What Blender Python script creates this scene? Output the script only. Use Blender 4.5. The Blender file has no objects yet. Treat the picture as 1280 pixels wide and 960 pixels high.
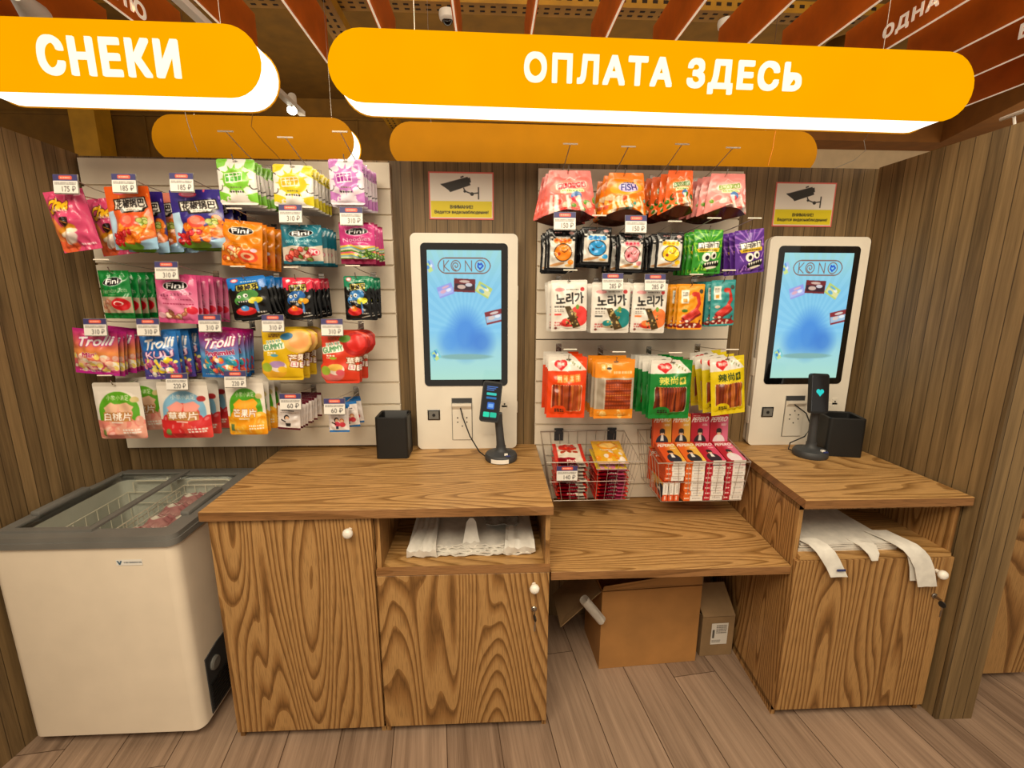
import bpy, bmesh, math, random
import numpy as np
from mathutils import Vector, Matrix
random.seed(7)
C = bpy.context.scene.collection
PI = math.pi
# ------------------------------------------------------------------ camera
CY, CZ, YAW, PITCH, ROLL, FOC = -1.9964, 1.5975, .0472, .205, .0039, 573.12
fw = np.array([math.sin(YAW)*math.cos(PITCH), math.cos(YAW)*math.cos(PITCH), -math.sin(PITCH)])
rt = np.array([math.cos(YAW), -math.sin(YAW), 0.]); up = np.cross(rt, fw)
c_, s_ = math.cos(ROLL), math.sin(ROLL)
rt, up = c_*rt+s_*up, -s_*rt+c_*up
def at(px, py, x=None, y=None, z=None):
    "a measured point of the photograph on the plane x / y / z = const, in metres"
    d = (px-640)/FOC*rt-(py-480)/FOC*up+fw
    t = x/d[0] if x is not None else (y-CY)/d[1] if y is not None else (z-CZ)/d[2]
    return Vector((t*d[0], CY+t*d[1], CZ+t*d[2]))
cd = bpy.data.cameras.new('camera'); cam = bpy.data.objects.new('camera', cd); C.objects.link(cam)
M = Matrix(((rt[0], up[0], -fw[0], 0), (rt[1], up[1], -fw[1], CY), (rt[2], up[2], -fw[2], CZ), (0, 0, 0, 1)))
cam.matrix_world = M; cd.sensor_fit = 'HORIZONTAL'; cd.sensor_width = 36; cd.lens = FOC/1280*36; cd.clip_start = .02
bpy.context.scene.camera = cam
bpy.context.scene.view_settings.view_transform = 'Standard'

# ------------------------------------------------------------------ colour + materials
def rgb(h):
    h = h.lstrip('#'); return tuple(int(h[i:i+2], 16)/255 for i in (0, 2, 4))
def lin(c):
    c = np.asarray(rgb(c) if isinstance(c, str) else c, float)
    return np.where(c <= .04045, c/12.92, ((c+.055)/1.055)**2.4)
def L4(c): return (*[float(k) for k in lin(c)], 1)
class NT:
    def __init__(s, name):
        s.m = bpy.data.materials.new(name); s.m.use_nodes = True
        s.n = s.m.node_tree.nodes; s.l = s.m.node_tree.links; s.b = s.n['Principled BSDF']; s.out = s.n['Material Output']
    def add(s, t, **kw):
        n = s.n.new(t)
        for k, v in kw.items(): setattr(n, k, v)
        return n
    def link(s, a, b): s.l.new(a, b)
    def math(s, op, a, b=None, c=None):
        n = s.add('ShaderNodeMath', operation=op)
        for i, v in enumerate((a, b, c)):
            if v is None: continue
            if isinstance(v, (int, float)): n.inputs[i].default_value = v
            else: s.link(v, n.inputs[i])
        return n.outputs[0]
    def noise(s, vec, scale=1, detail=2, rough=.5, dist=0):
        n = s.add('ShaderNodeTexNoise'); n.inputs['Scale'].default_value = scale; n.inputs['Detail'].default_value = detail
        n.inputs['Roughness'].default_value = rough; n.inputs['Distortion'].default_value = dist
        if vec is not None: s.link(vec, n.inputs['Vector'])
        return n.outputs[0]
    def ramp(s, fac, stops):
        n = s.add('ShaderNodeValToRGB'); e = n.color_ramp.elements
        while len(e) < len(stops): e.new(.5)
        for k, (p, c) in zip(e, stops): k.position = p; k.color = L4(c)
        s.link(fac, n.inputs[0]); return n.outputs[0]
    def mix(s, fac, a, b, mode='MIX'):
        n = s.add('ShaderNodeMix', data_type='RGBA', blend_type=mode)
        for sock, v in ((n.inputs[0], fac), (n.inputs[6], a), (n.inputs[7], b)):
            if isinstance(v, (int, float)): sock.default_value = v
            elif isinstance(v, (str, tuple)): sock.default_value = L4(v)
            else: s.link(v, sock)
        return n.outputs[2]
    def comb(s, x, y, z):
        n = s.add('ShaderNodeCombineXYZ')
        for i, v in enumerate((x, y, z)):
            if isinstance(v, (int, float)): n.inputs[i].default_value = v
            else: s.link(v, n.inputs[i])
        return n.outputs[0]
    def obj(s):
        n = s.add('ShaderNodeTexCoord'); p = s.add('ShaderNodeSeparateXYZ'); s.link(n.outputs['Object'], p.inputs[0])
        return n.outputs['Object'], p.outputs
    def bump(s, h, strength=.2, dist=.002):
        n = s.add('ShaderNodeBump'); n.inputs['Strength'].default_value = strength; n.inputs['Distance'].default_value = dist
        s.link(h, n.inputs['Height']); s.link(n.outputs[0], s.b.inputs['Normal'])
def mat(name, col, rough=.5, metal=0, var=.06, scale=9, emit=0, bump=0, coat=0, spec=.5):
    t = NT(name); o, _ = t.obj(); f = t.noise(o, scale, 3)
    c = np.array(rgb(col)); lo = tuple(np.clip(c*(1-var), 0, 1)); hi = tuple(np.clip(c*(1+var), 0, 1))
    k = t.ramp(f, ((.3, lo), (.7, hi))); t.link(k, t.b.inputs['Base Color'])
    t.b.inputs['Roughness'].default_value = rough; t.b.inputs['Metallic'].default_value = metal
    t.b.inputs['Coat Weight'].default_value = coat; t.b.inputs['Specular IOR Level'].default_value = spec
    if emit: t.link(k, t.b.inputs['Emission Color']); t.b.inputs['Emission Strength'].default_value = emit
    if bump: t.bump(t.noise(o, scale*12, 3), bump, .001)
    return t.m
def artmat(name, rough=.35, coat=.0, emit=0, gam=1., spec=.5):
    t = NT(name); a = t.add('ShaderNodeAttribute', attribute_name='art')
    if emit:
        t.b.inputs['Base Color'].default_value = (.004, .004, .005, 1)
        t.link(a.outputs[0], t.b.inputs['Emission Color']); t.b.inputs['Emission Strength'].default_value = emit
    else:
        g = t.add('ShaderNodeGamma'); g.inputs[1].default_value = gam; t.link(a.outputs[0], g.inputs[0]); t.link(g.outputs[0], t.b.inputs['Base Color'])
    t.b.inputs['Roughness'].default_value = rough; t.b.inputs['Coat Weight'].default_value = coat; t.b.inputs['Coat Roughness'].default_value = .1
    t.b.inputs['Specular IOR Level'].default_value = spec
    return t.m
def oak(name, axis, light, mid, dark, fibre=1., n=17):
    t = NT(name); o, (x, y, z) = t.obj(); info = t.add('ShaderNodeObjectInfo'); r = info.outputs['Random']
    off = t.math('MULTIPLY', r, 37.)
    if axis == 'z': ac, al = t.math('ADD', t.math('MULTIPLY', x, 1.), y), z
    elif axis == 'x': ac, al = t.math('ADD', y, t.math('MULTIPLY', z, 1.)), x
    else: ac, al = t.math('ADD', x, z), y
    v = t.comb(t.math('ADD', t.math('MULTIPLY', ac, 4.2), off), t.math('MULTIPLY', al, .48), off)
    f = t.noise(v, 1., 1.4, .4, .2)
    w = t.math('FRACT', t.math('MULTIPLY', f, n))
    wob = t.noise(t.comb(t.math('MULTIPLY', ac, 60.), t.math('MULTIPLY', al, 6.), off), 1., 3, .6)
    w2 = t.math('ADD', w, t.math('MULTIPLY', t.math('SUBTRACT', wob, .5), .35))
    k = t.ramp(w2, ((0, light), (.40, light), (.70, mid), (.88, dark), (1, mid)))
    fib = t.noise(t.comb(t.math('MULTIPLY', ac, 260.), t.math('MULTIPLY', al, 7.), off), 1., 3, .6)
    k = t.mix(t.math('MULTIPLY', fib, .45*fibre), k, mid)
    fl = t.ramp(t.noise(t.comb(t.math('MULTIPLY', ac, 420.), t.math('MULTIPLY', al, 16.), off), 1., 2), ((.36, '#6a6a6a'), (.5, '#ffffff')))
    k = t.mix(.35, k, fl, 'MULTIPLY')
    t.link(k, t.b.inputs['Base Color']); t.b.inputs['Roughness'].default_value = .48; t.b.inputs['Specular IOR Level'].default_value = .35
    t.bump(fib, .12, .0006)
    return t.m
def planks(name, w, lo, hi, along, across, length=0, groove=.05, gdark='#2a1c10', rot=0, rough=.55, seed=0):
    t = NT(name); o, (x, y, z) = t.obj(); S = dict(x=x, y=y, z=z)
    if rot:
        cs, sn = math.cos(rot), math.sin(rot)
        X = t.math('ADD', t.math('MULTIPLY', x, cs), t.math('MULTIPLY', y, sn)); Y = t.math('SUBTRACT', t.math('MULTIPLY', y, cs), t.math('MULTIPLY', x, sn)); S['x'], S['y'] = X, Y
    ac = t.math('ADD', S['x'], S['y']) if across == 'xy' else S[across]; al = S[along]
    a = t.math('DIVIDE', t.math('ADD', ac, 20.), w); ida = t.math('FLOOR', a); fr = t.math('FRACT', a)
    wn = t.add('ShaderNodeTexWhiteNoise', noise_dimensions='2D')
    if length:
        wo = t.add('ShaderNodeTexWhiteNoise', noise_dimensions='1D'); t.link(ida, wo.inputs['W'])
        b = t.math('ADD', t.math('DIVIDE', t.math('ADD', al, 20.), length), wo.outputs[0]); idb = t.math('FLOOR', b); frb = t.math('FRACT', b)
    else: idb = None; frb = None
    t.link(t.comb(ida, idb if idb is not None else 0., 0.), wn.inputs[0]); r = wn.outputs[0]
    g = t.math('LESS_THAN', t.math('MINIMUM', fr, t.math('SUBTRACT', 1., fr)), groove)
    if frb is not None:
        g = t.math('MAXIMUM', g, t.math('LESS_THAN', frb, .002/length*1.4))
    v = t.comb(t.math('MULTIPLY', ac, 38.), t.math('MULTIPLY', al, 1.6), t.math('MULTIPLY', r, 40.))
    f = t.noise(v, 1., 4, .62, .35); f2 = t.noise(t.comb(t.math('MULTIPLY', ac, 230.), t.math('MULTIPLY', al, 5.), r), 1., 3, .6)
    q = t.math('ADD', t.math('MULTIPLY', f, .68), t.math('ADD', t.math('MULTIPLY', r, .17), t.math('MULTIPLY', f2, .22)))
    k = t.ramp(q, ((.3, lo), (.78, hi))); k = t.mix(g, k, gdark)
    t.link(k, t.b.inputs['Base Color']); t.b.inputs['Roughness'].default_value = rough; t.b.inputs['Specular IOR Level'].default_value = .35
    t.bump(t.math('SUBTRACT', f2, t.math('MULTIPLY', g, 2.)), .25, .001)
    return t.m
def glassmat():
    t = NT('lid_glass'); t.n.remove(t.b)
    g = t.add('ShaderNodeBsdfGlossy'); g.inputs['Roughness'].default_value = .04
    tr = t.add('ShaderNodeBsdfTransparent'); tr.inputs[0].default_value = (.86, .9, .88, 1)
    lw = t.add('ShaderNodeLayerWeight'); lw.inputs[0].default_value = .5; fz = t.math('ADD', t.math('MULTIPLY', t.math('POWER', lw.outputs[1], 5.), .55), .05)
    o, _ = t.obj(); nz = t.noise(o, 3, 2); bp = t.add('ShaderNodeBump'); bp.inputs['Strength'].default_value = .03; t.link(nz, bp.inputs['Height']); t.link(bp.outputs[0], g.inputs['Normal'])
    m = t.add('ShaderNodeMixShader'); t.link(fz, m.inputs[0]); t.link(tr.outputs[0], m.inputs[1]); t.link(g.outputs[0], m.inputs[2]); t.link(m.outputs[0], t.out.inputs[0])
    return t.m

MT = dict(
 wall=planks('plank_wall', .046, '#483823', '#967a52', 'z', 'xy', 0, .032, '#43331f'),
 floor=planks('laminate_floor', .19, '#6a5545', '#b89c84', 'y', 'x', 1.25, .008, '#4b382a', rot=.12, rough=.42),
 oak_v=oak('oak_door', 'z', '#b98e58', '#94693a', '#63421f', n=37),
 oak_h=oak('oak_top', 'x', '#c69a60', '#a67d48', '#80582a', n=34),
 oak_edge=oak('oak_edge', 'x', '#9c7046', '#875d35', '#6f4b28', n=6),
 white=mat('white_melamine', '#e6dac6', .45, var=.02), kiosk=mat('kiosk_white', '#e4dccd', .35, var=.015, coat=.2),
 bezel=mat('black_glass', '#060607', .08, coat=1), black=mat('black_plastic', '#131313', .5, var=.1), dkgrey=mat('charcoal_plastic', '#37383a', .55, var=.08),
 grey=mat('grey_plastic', '#6f6d68', .5, var=.05), chrome=mat('chrome_wire', '#c9c2b8', .22, 1, var=.05), wire=mat('light_wire', '#b9ada0', .35, .55, var=.05), bar=mat('clear_bar', '#e6dccb', .4, var=.03), steel=mat('steel', '#a49c92', .3, 1),
 frz=mat('white_enamel', '#e9dac4', .4, var=.015), frz_in=mat('freezer_liner', '#c9c6bb', .5, var=.04), frzside=mat('freezer_side', '#c9bfb0', .5, var=.1, scale=5),
 knob=mat('white_knob', '#f4ece0', .3), card=mat('cardboard', '#a9773f', .8, var=.07, scale=6, bump=.15), cardin=mat('cardboard_dull', '#8f7350', .85, var=.08),
 film=mat('white_film', '#ded9cf', .38, var=.05, scale=30), filmd=mat('clear_film', '#8f8a82', .25, var=.2, scale=40), paper=mat('paper_roll', '#e9e2d8', .7),
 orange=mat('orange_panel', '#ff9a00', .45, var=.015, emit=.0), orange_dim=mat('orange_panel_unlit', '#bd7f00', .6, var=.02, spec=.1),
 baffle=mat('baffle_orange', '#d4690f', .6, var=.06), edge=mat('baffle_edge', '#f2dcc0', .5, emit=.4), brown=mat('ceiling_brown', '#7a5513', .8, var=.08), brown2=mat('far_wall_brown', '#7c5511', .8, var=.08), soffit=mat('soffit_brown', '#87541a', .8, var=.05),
 yellow=mat('tray_yellow', '#a87812', .6, var=.08), dark=mat('dark_hole', '#2a1a08', .9), beige=mat('beige_wall', '#d2b994', .8, var=.03),
 red=mat('red', '#d33a2c', .5), label=mat('white_label', '#e8e3da', .5, var=.02), blue=mat('blue_tape', '#26326a', .5), liner=mat('dark_niche', '#3a2715', .8), glass=glassmat(),
 lamp=mat('lamp_disc', '#fff3dc', .5, emit=9),
)
def emis(name, col, st):
    t = NT(name); o, _ = t.obj(); f = t.noise(o, 4, 2); c = np.array(rgb(col)); k = t.ramp(f, ((.3, tuple(c*.97)), (.7, tuple(c))))
    t.link(k, t.b.inputs['Emission Color']); t.b.inputs['Emission Strength'].default_value = st; t.b.inputs['Base Color'].default_value = (*[float(q)*.06 for q in lin(col)], 1); t.b.inputs['Roughness'].default_value = .5; t.b.inputs['Specular IOR Level'].default_value = 0.
    return t.m
MT['sign_face'] = emis('sign_face', '#ffac00', .97); MT['sign_light'] = emis('sign_light', '#fff4dd', 2.2); MT['sign_text'] = emis('sign_text', '#fffbe0', 1.15)
MT['pouch'] = artmat('printed_film', .24, .12, gam=1.22); MT['matte'] = artmat('printed_matte', .4, .04, gam=1.18); MT['print'] = artmat('printed_card', .55, 0); MT['screen'] = artmat('lit_screen', .12, .5, emit=.95)

# ------------------------------------------------------------------ mesh helpers
def link(o): C.objects.link(o); return o
def tag(o, label=None, cat=None, group=None, kind=None):
    if label: o['label'] = label
    if cat: o['category'] = cat
    if group: o['group'] = group
    if kind: o['kind'] = kind
    return o
def thing(name, label, cat, loc, group=None):
    o = link(bpy.data.objects.new(name, None)); o.location = loc; o.empty_display_size = .05
    return tag(o, label, cat, group)
def wpos(o):
    p = Vector((0, 0, 0))
    while o is not None: p = p+o.location; o = o.parent
    return p
def obj(name, bm, m, parent=None, smooth=False, base=None, label=None):
    "one mesh object from world-space geometry; origin at base (or at the parent's origin)"
    org = wpos(parent) if parent else Vector(base or (0, 0, 0))
    bmesh.ops.translate(bm, vec=-org, verts=bm.verts)
    me = bpy.data.meshes.new(name); bm.normal_update(); bm.to_mesh(me); bm.free()
    for k in (m if isinstance(m, (list, tuple)) else [m]): me.materials.append(MT[k] if isinstance(k, str) else k)
    if smooth:
        for p in me.polygons: p.use_smooth = True
        try: me.set_sharp_from_angle(angle=.7)
        except Exception: pass
    o = link(bpy.data.objects.new(name, me))
    if parent: o.parent = parent
    else: o.location = org
    if label: o['label'] = label
    return o
def struct(name, bm, m): return tag(obj(name, bm, m), kind='structure')
def NB(): return bmesh.new()
def absorb(bm, t, mi=0, mtx=None):
    if mtx is not None: bmesh.ops.transform(t, matrix=mtx, verts=t.verts)
    vs = {v: bm.verts.new(v.co) for v in t.verts}
    for f in t.faces:
        g = bm.faces.new([vs[v] for v in f.verts]); g.material_index = mi; g.smooth = f.smooth
    t.free(); return list(vs.values())
def bx(bm, a, b, bev=0, seg=2, mi=0, mtx=None):
    t = bmesh.new(); bmesh.ops.create_cube(t, size=1)
    for v in t.verts: v.co = Vector([a[i]+(b[i]-a[i])*(v.co[i]+.5) for i in range(3)])
    if bev: bmesh.ops.bevel(t, geom=list(t.edges), offset=bev, segments=seg, profile=.5, affect='EDGES')
    return absorb(bm, t, mi, mtx)
def prism(bm, pts, o, u, v, n, depth, mi=0, cap=True):
    "extrude the 2D outline pts (in axes u, v at origin o) along n by depth"
    o, u, v, n = map(Vector, (o, u, v, n))
    A = [bm.verts.new(o+u*p[0]+v*p[1]) for p in pts]; B = [bm.verts.new(a.co+n*depth) for a in A]
    k = len(pts); fs = []
    if cap: fs += [bm.faces.new(A[::-1]), bm.faces.new(B)]
    for i in range(k): fs.append(bm.faces.new((A[i], A[(i+1) % k], B[(i+1) % k], B[i])))
    for f in fs: f.material_index = mi
    bmesh.ops.recalc_face_normals(bm, faces=fs)
    return A+B
def rrect(x0, y0, x1, y1, r, n=6):
    P = []
    for cx, cy, a in ((x1-r, y1-r, 0), (x0+r, y1-r, 90), (x0+r, y0+r, 180), (x1-r, y0+r, 270)):
        for i in range(n+1):
            t = math.radians(a+90*i/n); P.append((cx+r*math.cos(t), cy+r*math.sin(t)))
    return P
def tube(bm, pts, r, seg=6, mi=0, close=False):
    pts = [Vector(p) for p in pts]; n = len(pts); rings = []
    for i, p in enumerate(pts):
        a = pts[i-1] if (i or close) else p; b = pts[(i+1) % n] if (i < n-1 or close) else p
        d = (b-a).normalized(); s = Vector((0, 0, 1)) if abs(d.z) < .9 else Vector((1, 0, 0)); e = d.cross(s).normalized(); f = d.cross(e)
        rr = r[i] if isinstance(r, (list, tuple)) else r
        rings.append([bm.verts.new(p+(e*math.cos(2*PI*k/seg)+f*math.sin(2*PI*k/seg))*rr) for k in range(seg)])
    fs = []
    for i in range(n if close else n-1):
        A, B = rings[i], rings[(i+1) % n]
        for k in range(seg): fs.append(bm.faces.new((A[k], A[(k+1) % seg], B[(k+1) % seg], B[k])))
    if not close: fs += [bm.faces.new(rings[0]), bm.faces.new(rings[-1])]
    for f in fs: f.material_index = mi
    bmesh.ops.recalc_face_normals(bm, faces=fs)
    return [v for q in rings for v in q]
def lathe(bm, prof, o, axis=(0, 0, 1), seg=20, mi=0):
    o = Vector(o); d = Vector(axis).normalized(); s = Vector((0, 0, 1)) if abs(d.z) < .9 else Vector((1, 0, 0)); e = d.cross(s).normalized(); f = d.cross(e)
    rings = [[bm.verts.new(o+d*h+(e*math.cos(2*PI*k/seg)+f*math.sin(2*PI*k/seg))*max(r, 1e-4)) for k in range(seg)] for r, h in prof]; fs = []
    for A, B in zip(rings, rings[1:]):
        for k in range(seg): fs.append(bm.faces.new((A[k], A[(k+1) % seg], B[(k+1) % seg], B[k])))
    fs += [bm.faces.new(rings[0]), bm.faces.new(rings[-1])]
    for q in fs: q.material_index = mi
    bmesh.ops.recalc_face_normals(bm, faces=fs)
def slab(bm, quad, thick, mi=0):
    "a flat sheet on four corners, thickened"
    q = [Vector(p) for p in quad]; n = (q[1]-q[0]).cross(q[3]-q[0]).normalized()*thick
    A = [bm.verts.new(p) for p in q]; B = [bm.verts.new(p+n) for p in q]
    fs = [bm.faces.new(A), bm.faces.new(B[::-1])]+[bm.faces.new((A[i], A[(i+1) % 4], B[(i+1) % 4], B[i])) for i in range(4)]
    for f in fs: f.material_index = mi
    bmesh.ops.recalc_face_normals(bm, faces=fs)

# ------------------------------------------------------------------ lettering
_tc = {}
def glyphs(s, space=1.):
    "triangles of a string in the built-in font, normalised: (tris[n,3,2], width/height)"
    k = (s, space)
    if k in _tc: return _tc[k]
    c = bpy.data.curves.new('t', 'FONT'); c.body = s; c.resolution_u = 4; c.space_character = space
    o = link(bpy.data.objects.new('t', c)); dg = bpy.context.evaluated_depsgraph_get(); e = o.evaluated_get(dg); m = e.to_mesh(); m.calc_loop_triangles()
    v = np.array([p.co[:2] for p in m.vertices]); t = np.array([q.vertices[:] for q in m.loop_triangles])
    e.to_mesh_clear(); bpy.data.objects.remove(o); bpy.data.curves.remove(c)
    lo, hi = v.min(0), v.max(0); v = (v-lo)/(hi-lo); _tc[k] = (v[t], (hi[0]-lo[0])/(hi[1]-lo[1])); return _tc[k]
def letters(bm, s, x0, x1, z0, z1, o, u, v, n, depth, bold=.05, mi=0):
    "raised lettering; the stroke is thickened by overlaid shifted outlines (bold in units of the letter height)"
    T, _ = glyphs(s, 1.2); o, u, v, n = map(Vector, (o, u, v, n)); d = bold*(z1-z0); k = d*.9
    for cp, (dx, dz) in enumerate(((0, 0), (d, 0), (-d, 0), (0, d), (0, -d), (k, k), (-k, k), (k, -k), (-k, -k))):
        P = T.reshape(-1, 2); vs = [bm.verts.new(o+u*(x0+d+(x1-x0-2*d)*p[0]+dx)+v*(z0+d+(z1-z0-2*d)*p[1]+dz)) for p in P]; fs = []
        for i in range(0, len(vs), 3):
            f = bm.faces.new(vs[i:i+3]); f.normal_update(); f.material_index = mi
            fs.append(f)
        bmesh.ops.remove_doubles(bm, verts=vs, dist=1e-6); fs = [f for f in fs if f.is_valid]
        g = bmesh.ops.extrude_face_region(bm, geom=fs); bmesh.ops.translate(bm, vec=n*depth*(1+.12*cp), verts=[q for q in g['geom'] if isinstance(q, bmesh.types.BMVert)])
    bmesh.ops.recalc_face_normals(bm, faces=bm.faces)

# ------------------------------------------------------------------ printed artwork (drawn into vertex colours)
class Art:
    S = 2
    def __init__(s, nx, ny, c='#ffffff'):
        nx, ny = int(nx*1.5), int(ny*1.5)
        s.nx, s.ny = nx, ny; s.w, s.h = nx*s.S, ny*s.S; s.a = np.empty((s.h, s.w, 3)); s.a[:] = rgb(c) if isinstance(c, str) else c
        s.asp = ny/nx
    def _put(s, m, c, y0, x0, al=1.):
        h, w = m.shape; t = s.a[y0:y0+h, x0:x0+w]; c = np.array(rgb(c) if isinstance(c, str) else c); m = (m*al)[..., None]; t[:] = t*(1-m)+c*m
    def _box(s, x0, y0, x1, y1):
        X0, X1 = max(0, int(x0*s.w)), min(s.w, int(math.ceil(x1*s.w))+1); Y0, Y1 = max(0, int(y0*s.h)), min(s.h, int(math.ceil(y1*s.h))+1)
        if X1 <= X0 or Y1 <= Y0: return None
        gx = (np.arange(X0, X1)+.5)/s.w; gy = (np.arange(Y0, Y1)+.5)/s.h
        return X0, Y0, *np.meshgrid(gx, gy)
    def vgrad(s, *st):
        v = (np.arange(s.h)+.5)/s.h; ps = [p for p, _ in st]; cs = np.array([rgb(c) for _, c in st])
        s.a[:] = np.stack([np.interp(v, ps, cs[:, i]) for i in range(3)], -1)[:, None]; return s
    def rect(s, x0, y0, x1, y1, c, rot=0, al=1., r=0):
        cx, cy = (x0+x1)/2, (y0+y1)/2; hw, hh = (x1-x0)/2, (y1-y0)/2; R = math.hypot(hw, hh*s.asp)*1.05 if rot else None
        b = s._box(cx-R, cy-R/s.asp, cx+R, cy+R/s.asp) if rot else s._box(x0, y0, x1, y1)
        if b is None: return s
        X0, Y0, X, Y = b; dx, dy = X-cx, (Y-cy)*s.asp; t = math.radians(rot); a, q = dx*math.cos(t)+dy*math.sin(t), -dx*math.sin(t)+dy*math.cos(t)
        hh *= s.asp
        if r: m = (np.hypot(np.maximum(abs(a)-hw+r, 0), np.maximum(abs(q)-hh+r, 0)) <= r)
        else: m = (abs(a) <= hw) & (abs(q) <= hh)
        s._put(m.astype(float), c, Y0, X0, al); return s
    def ell(s, cx, cy, rx, ry, c, rot=0, al=1., soft=0, ring=0):
        "rx in widths, ry in heights"
        R = max(rx, ry*s.asp)*(1+soft); b = s._box(cx-R, cy-R/s.asp, cx+R, cy+R/s.asp)
        if b is None: return s
        X0, Y0, X, Y = b; dx, dy = X-cx, (Y-cy)*s.asp; t = math.radians(rot); a, q = dx*math.cos(t)+dy*math.sin(t), -dx*math.sin(t)+dy*math.cos(t)
        d = np.hypot(a/rx, q/(ry*s.asp))
        m = np.clip((1+soft-d)/(soft*2), 0, 1) if soft else (d <= 1).astype(float)
        if ring: m = m*(d > 1-ring)
        s._put(m, c, Y0, X0, al); return s
    def poly(s, P, c, al=1.):
        P = np.array(P, float); b = s._box(*P.min(0), *P.max(0))
        if b is None: return s
        X0, Y0, X, Y = b; m = np.zeros(X.shape, bool); n = len(P)
        for i in range(n):
            (x0, y0), (x1, y1) = P[i], P[(i+1) % n]
            if y0 == y1: continue
            m ^= ((y0 > Y) != (y1 > Y)) & (X < (x1-x0)*(Y-y0)/(y1-y0)+x0)
        s._put(m.astype(float), c, Y0, X0, al); return s
    def line(s, P, c, w=.02):
        for (x0, y0), (x1, y1) in zip(P, P[1:]):
            L = math.hypot(x1-x0, (y1-y0)*s.asp); a = math.degrees(math.atan2((y1-y0)*s.asp, x1-x0)); cx, cy = (x0+x1)/2, (y0+y1)/2
            s.rect(cx-L/2-w/2, cy-w/2/s.asp, cx+L/2+w/2, cy+w/2/s.asp, c, a if a else .01)
        return s
    def arc(s, cx, cy, r, a0, a1, c, w=.02, r1=None, n=26):
        P = []
        for i in range(n+1):
            t = math.radians(a0+(a1-a0)*i/n); q = r+(r1-r)*i/n if r1 is not None else r; P.append((cx+q*math.cos(t), cy+q*math.sin(t)/s.asp))
        return s.line(P, c, w)
    def text(s, t, x0, y0, x1, y1, c, rot=0, bold=.02, out=None, ow=2, slant=0., al=1.):
        T, _ = glyphs(t); T = T.copy(); bd = int(round(bold*1.1*(y1-y0)*s.h)); T[..., 0] += slant*(T[..., 1]-.5)
        cx, cy = (x0+x1)/2, (y0+y1)/2; a = (T[..., 0]-.5)*(x1-x0)*s.w; b = (.5-T[..., 1])*(y1-y0)*s.h; q = math.radians(rot)
        X = cx*s.w+a*math.cos(q)-b*math.sin(q); Y = cy*s.h+a*math.sin(q)+b*math.cos(q)
        ow += bd; X0, X1, Y0, Y1 = int(X.min())-ow-1, int(X.max())+ow+2, int(Y.min())-ow-1, int(Y.max())+ow+2; ow -= bd
        m = np.zeros((Y1-Y0, X1-X0), bool); X, Y = X-X0, Y-Y0
        for p, r in zip(X, Y):
            i0, i1, j0, j1 = int(p.min()), int(p.max())+2, int(r.min()), int(r.max())+2
            gx, gy = np.meshgrid(np.arange(i0, i1)+.5, np.arange(j0, j1)+.5)
            e = [(p[(k+1) % 3]-p[k])*(gy-r[k])-(r[(k+1) % 3]-r[k])*(gx-p[k]) for k in range(3)]
            m[j0:j1, i0:i1] |= ((e[0] >= 0) & (e[1] >= 0) & (e[2] >= 0)) | ((e[0] <= 0) & (e[1] <= 0) & (e[2] <= 0))
        for _ in range(bd):
            e = m.copy(); e[1:] |= m[:-1]; e[:-1] |= m[1:]; e[:, 1:] |= m[:, :-1]; e[:, :-1] |= m[:, 1:]; m = e
        def put(mm, cc):
            yy0, xx0 = max(0, Y0), max(0, X0); yy1, xx1 = min(s.h, Y1), min(s.w, X1)
            if yy1 > yy0 and xx1 > xx0: s._put(mm[yy0-Y0:yy1-Y0, xx0-X0:xx1-X0].astype(float), cc, yy0, xx0, al)
        if out:
            d = m.copy()
            for _ in range(ow):
                e = d.copy(); e[1:] |= d[:-1]; e[:-1] |= d[1:]; e[:, 1:] |= d[:, :-1]; e[:, :-1] |= d[:, 1:]; d = e
            put(d, out)
        put(m, c); return s
    def blobs(s, seed, n, x0, y0, x1, y1, r, cols, edge=None, squash=.75):
        R = random.Random(seed)
        for _ in range(n):
            cx, cy, q = R.uniform(x0, x1), R.uniform(y0, y1), r*R.uniform(.7, 1.25); a = R.uniform(0, 180); c = R.choice(cols)
            if edge: s.ell(cx, cy, q*1.18, q*squash*1.22/s.asp, edge, a)
            s.ell(cx, cy, q, q*squash/s.asp, c, a); s.ell(cx-q*.25, cy-q*.3/s.asp, q*.35, q*.2/s.asp, '#ffffff', a, .35)
        return s
    def scribble(s, x0, y0, x1, y1, c, seed=0, rows=2):
        R = random.Random(seed); dh = (y1-y0)/rows
        for i in range(rows):
            x = x0
            while x < x1-.02:
                w = R.uniform(.02, .06); s.rect(x, y0+dh*(i+.15), min(x+w, x1), y0+dh*(i+.75), c); x += w+R.uniform(.012, .02)
        return s
    def blocks(s, x0, y0, x1, y1, n, c, ink, rot=0, seed=1, out=None):
        R = random.Random(seed); w = (x1-x0)/n; t = math.radians(rot); mx, my = (x0+x1)/2, (y0+y1)/2; h = y1-y0
        for i in range(n):
            d = x0+w*(i+.5)-mx; cx, cy = mx+d*math.cos(t), my+d*math.sin(t)/s.asp
            if out: s.rect(cx-w*.52, cy-h*.58, cx+w*.52, cy+h*.58, out, rot+R.uniform(-6, 6), r=w*.1)
            s.rect(cx-w*.44, cy-h*.5, cx+w*.44, cy+h*.5, c, rot+R.uniform(-6, 6), r=w*.1)
            for k in range(4):
                q = R.uniform(-.3, .3)
                if k % 2: s.rect(cx-w*.3, cy+q*h-h*.05, cx+w*.3, cy+q*h+h*.05, ink, rot)
                else: s.rect(cx+q*w-w*.06, cy-h*.34, cx+q*w+w*.06, cy+h*.34, ink, rot)
        return s
    def hgrad(s, *st):
        v = (np.arange(s.w)+.5)/s.w; ps = [p for p, _ in st]; cs = np.array([rgb(c) for _, c in st])
        s.a[:] = np.stack([np.interp(v, ps, cs[:, i]) for i in range(3)], -1)[None]; return s
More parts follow.
